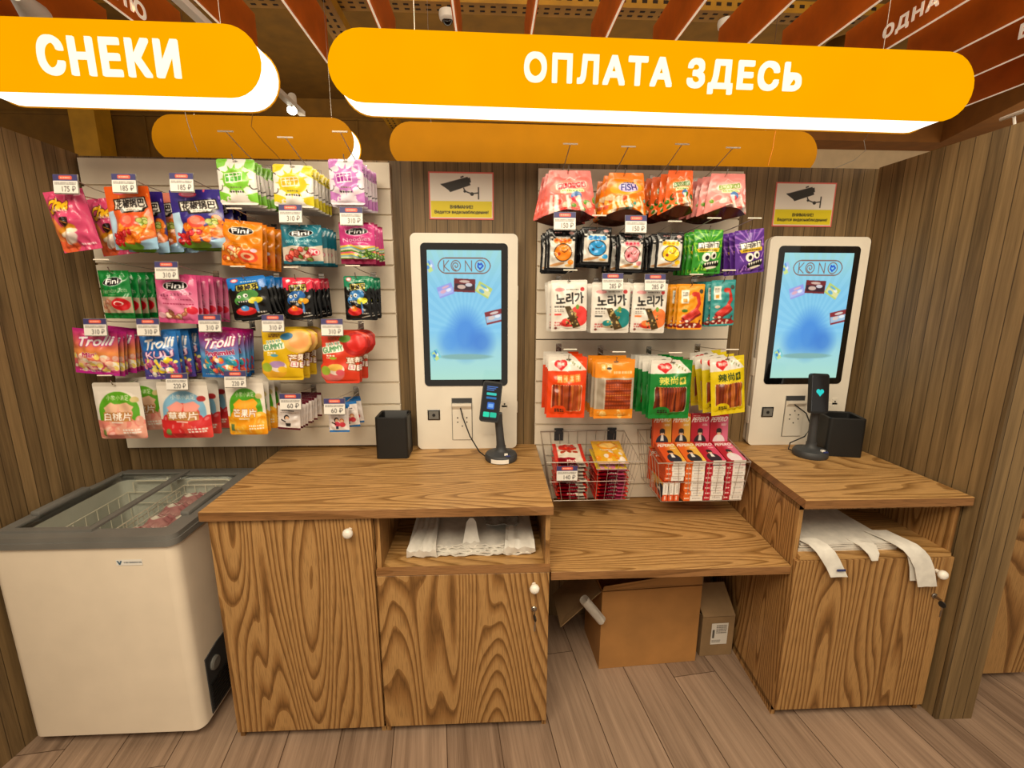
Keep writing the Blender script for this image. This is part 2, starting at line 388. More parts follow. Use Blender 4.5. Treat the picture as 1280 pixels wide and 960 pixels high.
    def oval_logo(s, cx, cy, rx, t, h=.06):
        s.ell(cx, cy, rx*1.06, h*1.12, '#ffffff', -4); s.ell(cx, cy, rx, h, '#0c0c10', -4); s.text(t, cx-rx*.72, cy-h*.62, cx+rx*.72, cy+h*.55, '#ffffff', -4, .03)
        return s
    def done(s):
        k = np.pad(s.a, ((1, 1), (1, 1), (0, 0)), 'edge'); s.a = sum(k[i:i+s.h, j:j+s.w] for i in range(3) for j in range(3))/9; return s
    def at(s, U, V):
        return s.a[np.clip((V*s.h).astype(int), 0, s.h-1), np.clip((U*s.w).astype(int), 0, s.w-1)]
def setcol(me, cols):
    at_ = me.color_attributes.new('art', 'FLOAT_COLOR', 'POINT'); out = np.ones((len(cols), 4), np.float32); out[:, :3] = lin(cols); at_.data.foreach_set('color', out.ravel())
def npmesh(name, V, F, cols, m, smooth=True):
    me = bpy.data.meshes.new(name); me.from_pydata([tuple(map(float, p)) for p in V], [], F); setcol(me, np.asarray(cols)); me.materials.append(MT[m] if isinstance(m, str) else m)
    if smooth: me.polygons.foreach_set('use_smooth', [True]*len(me.polygons))
    me.update(); return me
def flat_art(name, art, o, u, v, m, parent=None, thick=.0008):
    "a flat printed card / screen: o = top-left corner, u = width vector, v = height vector (down)"
    art.done(); nx, ny = art.nx, art.ny; o, u, v = (np.array(k, float) for k in (o, u, v)); org = np.array(wpos(parent)) if parent else np.zeros(3)
    U, W = np.meshgrid(np.linspace(0, 1, nx), np.linspace(0, 1, ny)); n = np.cross(u, v); n = n/np.linalg.norm(n)*thick
    P = (o-org)+U[..., None]*u+W[..., None]*v; P = P.reshape(-1, 3); cols = art.at(U.ravel(), W.ravel()); k = len(P)
    F = [(j*nx+i, (j+1)*nx+i, (j+1)*nx+i+1, j*nx+i+1) for j in range(ny-1) for i in range(nx-1)]
    cor = [0, nx-1, nx*ny-1, nx*(ny-1)]; B = np.array([P[c] for c in cor])+n; F.append((k, k+1, k+2, k+3))
    for a in range(4): F.append((cor[a], cor[(a+1) % 4], k+(a+1) % 4, k+a))
    me = npmesh(name, np.vstack([P, B]), F, np.vstack([cols, np.tile([.8, .78, .74], (4, 1))]), m, False)
    ob = link(bpy.data.objects.new(name, me))
    if parent: ob.parent = parent
    return ob
def bag_mesh(name, art, W, H, shape='flat', bulge=.02, seed=1, m='pouch', back='#9a9a98', gus=None, outline=None, rad=.06, flare=0., crink=1.):
    "a filled sachet: front grid carrying the artwork, flat back, origin at the hanging hole (top centre)"
    art.done(); nx, ny = art.nx, art.ny; R = random.Random(seed); v = np.linspace(0, 1, ny)
    l = np.zeros(ny); r = np.ones(ny)
    if outline:
        l = np.interp(v, [p[0] for p in outline], [p[1] for p in outline]); r = np.interp(v, [p[0] for p in outline], [p[2] for p in outline])
    if rad:
        rv = rad/(H/W)
        for e in (v, 1-v):
            k = np.clip(1-e/rv, 0, 1); ins = rad*(1-np.sqrt(np.clip(1-k*k, 0, 1))); l = l+ins; r = r-ins
    t = np.linspace(0, 1, nx); U = l[:, None]+(r-l)[:, None]*t[None]; V = np.repeat(v[:, None], nx, 1); T = np.repeat(t[None], ny, 0)
    if shape == 'pillow': f = np.sin(PI*np.clip((v-.07)/.86, 0, 1))**.6
    elif shape == 'pouch': f = np.interp(v, [0, .14, .2, .5, .8, 1], [0, 0, .12, .6, 1, 1]); f = f if gus else f*np.interp(v, [0, .9, 1], [1, 1, .15])
    else: f = np.sin(PI*np.clip((v-.05)/.9, 0, 1))**.5
    g = np.sin(PI*T)**(.75 if shape != 'flat' else .5)
    Y = -bulge*f[:, None]*g
    A = bulge*.15*crink
    for _ in range(9):
        a = R.uniform(0, PI); fr = R.uniform(6, 26); Y += A*np.sin(fr*(np.cos(a)*U+np.sin(a)*V*H/W)+R.uniform(0, 6))*(.25+.75*f[:, None])*np.minimum(1, 6*np.minimum(T, 1-T))*.45
    e = np.exp(-((v-.1)/.08)**2)+np.exp(-((v-.9)/.08)**2)
    if shape == 'pillow': Y += A*1.1*e[:, None]*np.sin(U*R.uniform(24, 34)+R.uniform(0, 6))*np.sin(PI*T)
    X = (U-.5)*W
    if flare: X = X*(1+flare*(V-.5))
    Z = -V*H
    Y = np.minimum(Y, -.0004)
    if gus: Z += .020*np.clip((V-.75)/.25, 0, 1)**1.5*np.sin(PI*T)
    P = np.stack([X, Y, Z], -1).reshape(-1, 3); cols = art.at(U.ravel(), V.ravel())
    F = [(j*nx+i, (j+1)*nx+i, (j+1)*nx+i+1, j*nx+i+1) for j in range(ny-1) for i in range(nx-1)]
    k = len(P); step = 4; rows = sorted(set(list(range(0, ny, step))+[ny-1])); bb = bulge*(.25 if shape != 'pillow' else .3)
    bp, bc = [], []
    for j in rows:
        d = bb*f[j] if not gus else 0.; x0, x1 = X[j, 0], X[j, -1]
        for q, yy in ((0, 0), (.5, d), (1, 0)): bp.append((x0+(x1-x0)*q, yy+.0008, Z[j, 0])); bc.append(rgb(back))
    for a in range(len(rows)-1):
        for q in range(2): F.append((k+3*a+q, k+3*a+q+1, k+3*a+4+q, k+3*a+3+q))
    P = np.vstack([P, bp]); cols = np.vstack([cols, bc])
    if gus:
        b = len(P); row = [(ny-1)*nx+i for i in range(0, nx)]; gp = P[row]; bk = gp.copy(); bk[:, 1] = .001; bk[:, 2] = -H-.016*np.sin(PI*np.linspace(0, 1, nx)); P = np.vstack([P, gp, bk]); cols = np.vstack([cols, np.tile(rgb(gus), (2*nx, 1))])
        F += [(b+i, b+nx+i, b+nx+i+1, b+i+1) for i in range(nx-1)]
    return npmesh(name, P, F, cols, m)

# ================================================================== THE ROOM
def warp(p):
    "the right-hand bay is very slightly splayed: its sides open towards the room"
    k = (p.y+.606)/.606; xl = 1.063+.037*k; xr = 1.664-.03*k; u = (p.x-1.063)/.601
    return Vector((xl+u*(xr-xl), p.y, p.z))
def do_warp(bm):
    for v in bm.verts: v.co = warp(v.co)
    return bm
HW = 2.096
bm = NB(); bx(bm, (-5, -4, -.05), (5, 3.4, 0)); struct('floor', bm, 'floor')
bm = NB(); bx(bm, (-1.7, 0, 0), (1.80, .09, HW)); struct('wall_back', bm, 'wall')
bm = NB(); prism(bm, [(-1.592, 0), (-1.66, -.62), (-1.74, -1.3), (-1.86, -1.3), (-1.75, .0)], (0, 0, 0), (1, 0, 0), (0, 1, 0), (0, 0, 1), HW+.005)
for v in bm.verts:
    if v.co.z > 1: v.co.z += .04*min(1, -v.co.y/.35)
struct('wall_left', bm, 'wall')
bm = NB(); prism(bm, [(1.636, 0), (1.682, -.625), (1.822, -.628), (1.80, 0)], (0, 0, 0), (1, 0, 0), (0, 1, 0), (0, 0, 1), HW+.005)
for v in bm.verts:
    if v.co.z > 1: v.co.z += .02*min(1, -v.co.y/.5)
struct('wall_right', bm, 'wall')
# the next partition, seen past the end of the right wall
bm = NB(); bx(bm, (1.86, -.46, .03), (2.23, -.40, 2.1)); bx(bm, (2.24, -.40, .03), (3.6, -.34, 2.1)); struct('wall_side', bm, 'oak_v')
bm = NB(); bx(bm, (-6, -1.5, 3.25), (6.5, 3.4, 3.35)); struct('ceiling', bm, 'brown')
bm = NB(); bx(bm, (-6, 2.6, 0), (6.5, 2.7, 3.3)); struct('wall_far', bm, 'brown2')
bm = NB()
bx(bm, (-6, 2.585, 3.075), (1, 2.6, 3.095))
for x in (-3.05, -1.2, -.05): bx(bm, (x, 2.585, 0), (x+.014, 2.6, 3.08))
struct('trim_1', bm, 'brown')
bm = NB(); bx(bm, (2.0, 2.56, 2.3), (5.5, 2.6, 2.90)); struct('trim_2', bm, 'beige')
bm = NB(); bx(bm, (1.2, 2.3, 2.90), (4.2, 2.58, 3.24)); prism(bm, [(4.05, 2.3), (3.1, -.5), (6, -.5), (6, 2.3)], (0, 0, 2.90), (1, 0, 0), (0, 1, 0), (0, 0, 1), .34); struct('trim_3', bm, 'soffit')
bm = NB(); bx(bm, (-3.53, 2.4, 0), (-3.32, 2.585, 3.25)); tag(obj('steel_column', bm, mat('column_yellow', '#d39a22', .6, var=.05), base=(-3.4, 2.5, 0)), 'yellow painted square column against the brown back wall, left', 'column')
# white panels with horizontal grooves
def slatwall(x0, x1, z0, z1, label):
    bm = NB(); P = [(0, z0)]; z = 2.0825-.0985
    edges = [2.0825-.0985*i for i in range(20)]
    top = z1
    P = [(0, z0), (-.02, z0)]
    for e in sorted(e for e in edges if z0+.02 < e < z1-.02):
        P += [(-.02, e-.004), (-.008, e-.003), (-.008, e+.004), (-.0195, e+.005)]
    P += [(-.02, z1), (0, z1)]
    prism(bm, P, (x0, -.0012, 0), (0, 1, 0), (0, 0, 1), (1, 0, 0), x1-x0)
    return tag(obj('slatwall_panel', bm, 'white', base=(x0, 0, z0)), label, 'display panel')
slatwall(-1.582, -.398, .912, 2.084, 'wide white slatwall panel above the chest freezer, left of first kiosk')
slatwall(.197, 1.044, 1.385, 2.072, 'white slatwall panel between the two kiosks, upper piece with four hook rows')
slatwall(.197, 1.044, .64, 1.380, 'white slatwall panel between the two kiosks, lower piece behind the wire baskets')

# ------------------------------------------------------------------ counters
def worktop(name, x0, x1, yf, z0, z1, label, wrp=False):
    bm = NB(); bx(bm, (x0, yf, z0), (x1, 0, z1), .0012, 1)
    bm.normal_update()
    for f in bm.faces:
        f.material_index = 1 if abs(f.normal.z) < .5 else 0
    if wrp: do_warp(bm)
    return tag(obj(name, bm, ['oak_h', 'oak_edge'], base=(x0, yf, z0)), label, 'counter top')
worktop('worktop', -.929, .204, -.615, .868, .9, 'left oak worktop under the first kiosk and black bin')
worktop('worktop', 1.063, 1.664, -.606, .868, .9, 'right oak worktop under the second kiosk, against the right wall', True)
bm = NB(); bx(bm, (.205, -.58, .603), (1.09, 0, .635), .001, 1)
for v in bm.verts:
    if v.co.x > 1: v.co.x = warp(Vector((1.063, v.co.y, 0))).x-.001
bm.normal_update()
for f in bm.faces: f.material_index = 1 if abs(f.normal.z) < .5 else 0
tag(obj('worktop', bm, ['oak_h', 'oak_edge'], base=(.2, -.58, .6)), 'low oak shelf between the two cabinets, under the wire baskets', 'counter top')
def knob(parent, x, y, z):
    bm = NB(); lathe(bm, [(.007, 0), (.007, .012), (.010, .014), (.015, .019), (.0168, .026), (.015, .033), (.009, .038), (0, .039)], (x, y, z), (0, -1, 0), 18)
    return obj('knob', bm, 'knob', parent, True, label='round white knob')
def lock(parent, x, y, z, swing):
    bm = NB(); lathe(bm, [(.010, 0), (.010, .004), (.008, .006), (0, .006)], (x, y, z), (0, -1, 0), 16)
    l = obj('lock', bm, 'steel', parent, True, label='silver key lock')
    bm = NB(); bx(bm, (x-.0015, y-.03, z-.006), (x+.0015, y-.006, z+.004))
    lathe(bm, [(.011, -.0015), (.012, 0), (.011, .0015)], (x, y-.034, z-.012), (1, .35*swing, 0), 14, 1)
    tube(bm, [(x, y-.034, z-.022), (x+.002, y-.036, z-.032), (x, y-.034, z-.04)], .002, 6)
    bx(bm, (x-.003, y-.036, z-.062), (x+.003, y-.034, z-.036))
    obj('key', bm, ['steel', 'black'], parent, label='keys hanging from the lock')
def cabinet(label, x0, x1, yb, yf, zsh, wrp=False, tall=False, kx=None, kz=None, lk=None):
    t = thing('base_cabinet', label, 'cabinet', ((x0+x1)/2, yf, 0)); T = .016; fy = yf+.018
    bm = NB()
    for a, b in (((x0, fy, .0), (x0+T, yb, .866)), ((x1-T, fy, .0), (x1, yb, .866)), ((x0, fy, .02), (x1, yb, .04)), ((x0, yb-.01, .02), (x1, yb, .866)), ((x0+.004, fy+.03, 0), (x1-.004, fy+.045, .04)), ((x0, fy, .85), (x1, yb, .866))): bx(bm, a, b)
    if wrp: do_warp(bm)
    obj('carcass', bm, 'oak_v', t)
    if not tall:
        bm = NB(); bx(bm, (x0+T, yf+.002, zsh-.016), (x1-T, yb-.01, zsh)); 
        if wrp: do_warp(bm)
        obj('shelf', bm, 'oak_h', t)
        if not wrp:
            bm = NB(); bx(bm, (x0, yf, zsh-.016), (x1, yf+.02, zsh+.004)); obj('shelf_edge', bm, 'oak_edge', t)
    top = .862 if tall else zsh-.018
    bm = NB(); bx(bm, (x0+.002, yf, .036), (x1-.002, yf+.018, top), .0008, 1)
    if wrp: do_warp(bm)
    d = obj('door', bm, 'oak_v', t)
    knob(d, kx, yf, kz)
    if lk: lock(d, lk[0], yf, lk[1], 1)
    return t
cabinet('tall oak base cabinet with single white knob, beside the freezer', -.915, -.392, -.005, -.598, 0, tall=True, kx=-.464, kz=.822)
cabinet('left oak cabinet with an open niche of plastic bags above its locked door', -.389, .199, -.005, -.598, .664, kx=.144, kz=.603, lk=(.1455, .508))
cabinet('right oak cabinet with an open niche and draped plastic bags by the wall', 1.065, 1.655, -.005, -.594, .682, True, kx=1.592, kz=.613, lk=(1.604, .512))

# ------------------------------------------------------------------ chest freezer
FX0, FX1, FY0, FY1, FZ = -1.622, -1.035, -.592, -.03, .80
fr = thing('chest_freezer', 'white chest freezer with grey rim and sliding glass lids, left of the oak cabinet', 'freezer', ((FX0+FX1)/2, FY0, 0))
fv = rrect(FX0, FY0, FX1, FY1, .035, 6)
bm = NB(); prism(bm, fv, (0, 0, .045), (1, 0, 0), (0, 1, 0), (0, 0, 1), .735, cap=False); prism(bm, rrect(FX0+.01, FY0+.01, FX1-.01, FY1-.01, .03, 4), (0, 0, .04), (1, 0, 0), (0, 1, 0), (0, 0, 1), .012)
obj('body', bm, 'frz', fr, True)
def ring(bm, o, i, z0, z1, mi=0):
    n = len(o); A = [bm.verts.new((*p, z0)) for p in o]; B = [bm.verts.new((*p, z1)) for p in o]; D = [bm.verts.new((*p, z1)) for p in i]; E_ = [bm.verts.new((*p, z0)) for p in i]; fs = []
    for k in range(n):
        j = (k+1) % n
        for P, Q in ((A, B), (B, D), (D, E_), (E_, A)): fs.append(bm.faces.new((P[k], P[j], Q[j], Q[k])))
    for f in fs: f.material_index = mi
    bmesh.ops.recalc_face_normals(bm, faces=fs)
bm = NB(); ring(bm, rrect(FX0-.008, FY0-.01, FX1+.01, FY1+.01, .035), rrect(FX0+.03, FY0+.035, FX1-.032, FY1-.035, .02), .775, .795)
ring(bm, rrect(FX0-.004, FY0-.006, FX1+.006, FY1+.006, .033), rrect(FX0+.04, FY0+.045, FX1-.04, FY1-.045, .018), .795, .812)
obj('rim', bm, 'grey', fr, True)
bm = NB(); a, b = rrect(FX0+.05, FY0+.055, FX1-.05, FY1-.055, .03), None
prism(bm, a, (0, 0, .32), (1, 0, 0), (0, 1, 0), (0, 0, 1), .47, cap=False); bm.faces.new([bm.verts.new((p[0], p[1], .32)) for p in a])
obj('liner', bm, 'frz_in', fr)
xm = (FX0+FX1)/2
for k, (x0, x1, z) in enumerate(((FX0+.03, xm+.02, .812), (xm-.02, FX1-.032, .803))):
    bm = NB(); a = (x0, FY0+.03, z); b = (x1, FY1-.03, z+.008); w = .022
    bx(bm, a, (x0+w, b[1], b[2])); bx(bm, (x1-w, a[1], z), b); bx(bm, (x0+w, a[1], z), (x1-w, a[1]+w, b[2])); bx(bm, (x0+w, b[1]-w, z), (x1-w, b[1], b[2]))
    lid = obj('lid', bm, 'grey', fr)
    bm = NB(); bm.faces.new([bm.verts.new(p) for p in ((x0+w, a[1]+w, z+.004), (x1-w, a[1]+w, z+.004), (x1-w, b[1]-w, z+.004), (x0+w, b[1]-w, z+.004))]); obj('glass', bm, 'glass', lid)
    hx = x0+.012 if k == 0 else x1-.012
    bm = NB(); bx(bm, (hx-.016, -.46, z+.006), (hx+.016, -.25, z+.024), .006, 2); obj('handle', bm, 'grey', lid, True)
bm = NB(); prism(bm, [(-.535, .055), (-.40, .055), (-.40, .30), (-.46, .30), (-.535, .285)], (FX1-.004, 0, 0), (0, 1, 0), (0, 0, 1), (1, 0, 0), .008)
for i in range(9): bx(bm, (FX1+.004, -.525, .065+i*.013), (FX1+.007, -.41, .071+i*.013), mi=1)
lathe(bm, [(.026, 0), (.026, .006), (.020, .010), (0, .010)], (FX1+.004, -.49, .235), (1, 0, 0), 20, 2)
obj('vent_grille', bm, ['dkgrey', 'black', 'grey'], fr, label='dark plastic vent grille with a round dial')
A = Art(48, 12, '#e9e4dc'); A.poly([(.03, .2), (.10, .2), (.13, .6), (.16, .2), (.23, .2), (.155, .9), (.105, .9)], '#3d5c70'); A.scribble(.3, .3, .97, .75, '#6f7476', 3, 1)
flat_art('badge', A, (-1.223, FY0-.002, .728), (.082, 0, 0), (0, 0, -.020), 'print', fr)
for x in (FX0+.07, FX1-.07):
    for y in (FY0+.07, FY1-.07):
        bm = NB(); lathe(bm, [(.022, 0), (.022, .035), (.015, .045)], (x, y, 0), seg=14); obj('foot', bm, 'black', fr)
# the wire basket in the freezer and its frozen packs
bk = thing('wire_basket', 'white wire basket hung inside the freezer under the glass lid', 'basket', (-1.17, -.32, .6))
bm = NB(); X0, X1, Y0, Y1, Z0, Z1 = -1.315, -1.095, -.525, -.10, .65, .768
for z in (Z1, .73, .69): tube(bm, [(X0, Y0, z), (X1, Y0, z), (X1, Y1, z), (X0, Y1, z)], .0022, 5, close=True)
for i in range(9):
    y = Y0+(Y1-Y0)*i/8; tube(bm, [(X0, y, Z1), (X0, y, Z0), (X1, y, Z0), (X1, y, Z1)], .0018, 5)
for i in range(1, 5):
    x = X0+(X1-X0)*i/5; tube(bm, [(x, Y0, Z1), (x, Y0, Z0), (x, Y1, Z0), (x, Y1, Z1)], .0018, 5)
obj('wire_frame', bm, 'white', bk)
for y in (Y1-.004, Y0+.004):
    bm = NB(); tube(bm, [(X0+.02, y, Z1), (X0+.02, y, .785), (X0+.035, y, .793), (X1-.035, y, .793), (X1-.02, y, .785), (X1-.02, y, Z1)], .003, 6); obj('handle', bm, 'white', bk)
bk2 = thing('wire_basket', 'white wire divider basket on the left side inside the freezer', 'basket', (-1.42, -.32, .45))
bm = NB(); X0, X1 = -1.55, -1.335
for z in (.74, .69, .46): tube(bm, [(X0, Y0, z), (X1, Y0, z), (X1, Y1, z), (X0, Y1, z)], .0022, 5, close=True)
for i in range(9):
    y = Y0+(Y1-Y0)*i/8; tube(bm, [(X0, y, .74), (X0, y, .46), (X1, y, .46), (X1, y, .74)], .0018, 5)
obj('wire_frame', bm, 'white', bk2)
bm = NB(); tube(bm, [(X0+.03, Y1-.004, .74), (X0+.03, Y1-.004, .785), (X0+.045, Y1-.004, .793), (X1-.045, Y1-.004, .793), (X1-.03, Y1-.004, .785), (X1-.03, Y1-.004, .74)], .003, 6); obj('handle', bm, 'white', bk2)

# ------------------------------------------------------------------ small helpers for placing goods
def clone(src, name, loc, rot=(0, 0, 0), label=None, cat=None, group=None, scale=None):
    o = link(bpy.data.objects.new(name, src)); o.location = loc; o.rotation_euler = rot
    if scale: o.scale = scale
    return tag(o, label, cat, group)
ORD = ['frontmost', 'second from the front', 'third from the front', 'fourth from the front', 'fifth from the front', 'sixth from the front', 'seventh from the front', 'eighth from the front', 'ninth from the front']
A = Art(26, 40).vgrad((0, '#d9b7b2'), (.4, '#b9777c'), (1, '#c9a09a')); A.ell(.5, .45, .3, .2, '#efe2d6'); A.scribble(.25, .38, .75, .52, '#8b2b3a', 2, 2)
ice = bag_mesh('ice_cream_pack', A, .088, .12, 'pillow', .022, 5)
R = random.Random(3); ICE = []
for i in range(4):
    for j in range(2):
        for k in range(4): ICE.append((-1.257+j*.102+R.uniform(-.006, .006), -.395+i*.094+R.uniform(-.004, .004), .654+.0275*k, R.uniform(-.16, .16)))
rows_ = ['nearest the front', 'in the second row', 'in the third row', 'in the rear row']
for n, (x, y, z, a) in enumerate(ICE):
    i, j, k = n//8, (n//4) % 2, n % 4
    clone(ice, 'ice_cream_pack', (x, y, z), (-PI/2, 0, a), f"pink frozen pack {rows_[i]} of the freezer basket, {'left' if j == 0 else 'right'} pile, {('bottom', 'second', 'third', 'top')[k]} one", 'ice cream', 'pink frozen packs in the freezer basket')

# ------------------------------------------------------------------ self-service kiosks
def pack_art(A, cx, cy, w, h, rot, c1, c2, c3):
    A.rect(cx-w/2, cy-h/2, cx+w/2, cy+h/2, c1, rot)
    A.rect(cx-w*.46, cy-h*.12, cx+w*.46, cy+h*.36, c2, rot); A.ell(cx-w*.15, cy+h*.1, w*.2, h*.16, c3, rot); A.ell(cx+w*.2, cy-h*.05, w*.16, h*.14, '#ffffff', rot, .8); A.ell(cx, cy-h*.3, w*.25, h*.1, c3, rot)
def screen_art():
    A = Art(120, 190).vgrad((0, '#a4dedc'), (.3, '#86cdee'), (.6, '#86cef2'), (.78, '#a6dee4'), (1, '#b4e6d4'))
    for k in range(-9, 10):
        a0, a1 = -PI/2+k*.17-.03, -PI/2+k*.17+.05
        A.poly([(.5, .62)]+[(.5+1.2*math.cos(t), .62+1.2*math.sin(t)/A.asp*1.3) for t in (a0, a1)], '#9fe0fa', .35)
    A.ell(.5, .64, .20, .17, '#3f86e0', soft=.45, al=.75); A.ell(.27, .70, .13, .10, '#4f9ae8', soft=.5, al=.7); A.ell(.72, .70, .15, .10, '#3f80d8', soft=.5, al=.75)
    A.ell(.5, .815, .36, .022, '#86b7b4', soft=.15)
    A.rect(.14, .055, .86, .175, '#8a5a4a', r=.113); A.rect(.153, .063, .847, .167, '#8fd9ee', r=.098)
    c, w = '#8a5a4a', .010
    for q in ([(.225, .078), (.225, .155)], [(.29, .078), (.228, .120), (.295, .155)], [(.515, .155), (.515, .078), (.60, .155), (.60, .078)]): A.line(q, c, w)
    A.arc(.385, .116, .062, 0, 360, c, w); A.arc(.385, .116, .05, 90, 560, c, w, .008, 40)
    A.arc(.715, .116, .066, 0, 360, c, w)
    A.line([(.69, .098), (.685, .122), (.712, .14), (.752, .116), (.728, .098), (.712, .106), (.69, .098)], '#1d4fc8', .018)
    pack_art(A, .24, .30, .21, .085, -18, '#9fa6ec', '#b6c2f6', '#e6b4c8'); pack_art(A, .50, .262, .29, .10, 2, '#7a2b2e', '#3a2430', '#d8b9a8'); pack_art(A, .76, .295, .20, .085, 28, '#c6d873', '#e9e6a0', '#6fb7d8')
    pack_art(A, .90, .50, .24, .10, -12, '#8f2f34', '#a8c8e0', '#e0d0c8'); pack_art(A, .08, .80, .12, .07, 60, '#7fd0d8', '#cfe48a', '#3f8fd0'); pack_art(A, .03, .12, .12, .08, 65, '#a9c6f0', '#d0e890', '#5fa0e0')
    return A
def kiosk(x0, x1, label):
    yf, z0, z1 = -.052, .901, 1.816; w = x1-x0
    t = thing('self_service_kiosk', label, 'kiosk', ((x0+x1)/2, 0, z0))
    P = lambda d: [(p[0]-x0, p[1]-z0) for p in rrect(x0+d, z0+d, x1-d, z1-d, .022, 6)]
    bm = NB(); prism(bm, P(.004), (x0, -.001, z0), (1, 0, 0), (0, 0, 1), (0, -1, 0), .022); prism(bm, P(.001), (x0, -.023, z0), (1, 0, 0), (0, 0, 1), (0, -1, 0), .003, 1); prism(bm, P(.003), (x0, -.026, z0), (1, 0, 0), (0, 0, 1), (0, -1, 0), .008); bx(bm, (x0-.002, -.04, 1.22), (x0+.01, -.012, 1.30), .002, mi=2); bx(bm, (x0-.002, -.04, 1.0), (x0+.01, -.012, 1.08), .002, mi=2); bx(bm, (x1-.01, -.04, 1.55), (x1+.004, -.014, 1.61), .002, mi=2); bx(bm, (x1-.01, -.04, 1.06), (x1+.004, -.014, 1.11), .002, mi=2)
    obj('case', bm, ['kiosk', 'grey', 'kiosk'], t, True)
    bm = NB(); prism(bm, P(0), (x0, -.034, z0), (1, 0, 0), (0, 0, 1), (0, -1, 0), .018); obj('front_panel', bm, 'kiosk', t, True)
    bx0, bx1, bz0, bz1 = x0+.040, x1-.041, 1.186, 1.778
    bm = NB(); prism(bm, [(p[0]-bx0, p[1]-bz0) for p in rrect(bx0, bz0, bx1, bz1, .018)], (bx0, yf, bz0), (1, 0, 0), (0, 0, 1), (0, -1, 0), .003); bz = obj('screen_bezel', bm, 'bezel', t)
    flat_art('display', screen_art(), (bx0+.026, yf-.0036, bz1-.028), (bx1-bx0-.053, 0, 0), (0, 0, -.536), 'screen', bz, .0004)
    # code scanner window
    sx, sz = x0+.047, 1.034
    bm = NB(); bx(bm, (sx, yf-.004, sz), (sx+.054, yf, sz+.047), .002); sc = obj('scanner_window', bm, 'bezel', t)
    bm = NB(); bx(bm, (sx+.006, yf-.0055, sz+.006), (sx+.048, yf-.004, sz+.041)); lathe(bm, [(.007, 0), (.005, .004), (0, .004)], (sx+.027, yf-.0055, sz+.023), (0, -1, 0), 14, 1); obj('scanner_lens', bm, ['grey', 'black'], sc)
    # receipt printer flap
    px0, px1, pz0, pz1 = x0+.155, x0+.238, .945, 1.128
    bm = NB(); bx(bm, (px0-.003, yf-.002, pz0-.003), (px1+.003, yf, pz1+.004)); prt = obj('printer_recess', bm, 'grey', t)
    bm = NB(); prism(bm, [(0, 0), (-.004, 0), (-.006, pz1-pz0-.045), (-.018, pz1-pz0-.028), (-.018, pz1-pz0-.018), (0, pz1-pz0-.018)], (px0, yf-.002, pz0), (0, 1, 0), (0, 0, 1), (1, 0, 0), px1-px0); obj('printer_flap', bm, 'kiosk', prt)
    bm = NB(); bx(bm, (px0, yf-.0035, pz1-.02), (px1, yf-.002, pz1+.002)); obj('paper_slot', bm, 'dkgrey', prt)
    bm = NB()
    for dx, dz in ((.042, .118), (.022, .10), (.062, .10), (.022, .08), (.062, .08), (.042, .062)): lathe(bm, [(.0035, 0), (.003, .0015), (0, .0015)], (px0+dx, yf-.0062-.001*(dz > .09), pz0+dz), (0, -1, 0), 10)
    obj('screw', bm, 'black', prt)
    # card reader plate
    bm = NB(); cx0, cx1, cz0, cz1 = x1-.152, x1-.042, .965, 1.098; prism(bm, [(p[0]-cx0, p[1]-cz0) for p in rrect(cx0, cz0, cx1, cz1, .006)], (cx0, yf, cz0), (1, 0, 0), (0, 0, 1), (0, -1, 0), .003); bx(bm, (cx0+.008, yf-.004, cz0+.01), (cx1-.008, yf-.003, cz1-.01)); cr = obj('card_reader_plate', bm, 'kiosk', t)
    bm = NB(); bx(bm, (x1-.066, yf-.003, 1.09), (x1-.042, yf, 1.118)); lathe(bm, [(.004, 0), (.003, .002), (0, .002)], (x1-.054, yf-.003, 1.104), (0, -1, 0), 10, 1); obj('indicator', bm, ['kiosk', 'black'], t)
    return t
kiosk(-.3225, .1135, 'white self-service kiosk with lit screen on the left worktop, between the panels')
kiosk(1.171, 1.607, 'white self-service kiosk with lit screen on the right worktop, near the right wall')

# payment terminals on stands
def terminal(bxy, head, tilt, lean, art, label, cable):
    x, y = bxy; hx, hz = head
    t = thing('payment_terminal', label, 'payment terminal', (x, y, .9))
    bm = NB(); lathe(bm, [(.064, .0005), (.067, .006), (.067, .020), (.062, .029), (.030, .036), (.021, .046), (.020, .06)], (x, y, .9), seg=36); obj('base', bm, 'dkgrey', t, True)
    bm = NB(); tube(bm, [(x, y, .95), (x+lean*.35, y, 1.0), (x+lean*.8, y, 1.06), (x+lean, y-.004, 1.10)], [.0185, .0165, .016, .017], 16); obj('pole', bm, 'dkgrey', t, True)
    W, H, D = .078, .165, .018
    Q = Matrix.Translation((hx, y-.02, hz)) @ Matrix.Rotation(tilt, 4, 'Y') @ Matrix.Rotation(math.radians(-12), 4, 'X')
    bm = NB(); vs = prism(bm, [(p[0], p[1]) for p in rrect(-W/2, -H/2, W/2, H/2, .012)], (0, D/2, 0), (1, 0, 0), (0, 0, 1), (0, -1, 0), D); bx(bm, (-.02, .008, -.075), (.02, .03, -.02), .004); bmesh.ops.transform(bm, matrix=Q, verts=bm.verts)
    hd = obj('reader_head', bm, 'black', t, True)
    o = Q @ Vector((-W/2+.005, -D/2-.0012, H/2-.008)); u = (Q.to_3x3() @ Vector((1, 0, 0)))*(W-.010); v = (Q.to_3x3() @ Vector((0, 0, -1)))*(H-.016)
    flat_art('reader_screen', art, o, u, v, 'screen', hd, .0006)
    bm = NB(); bx(bm, (x+.012, y-.052, .9335), (x+.026, y-.040, .9405), .001); bx(bm, (x+.018, y-.058, .9305), (x+.036, y-.048, .936), .001, mi=1); obj('button', bm, ['label', 'blue'], t)
    bm = NB(); tube(bm, cable, .0028, 7); obj('cable', bm, 'black', t, True)
    return t
A = Art(44, 90, '#0a0d12')
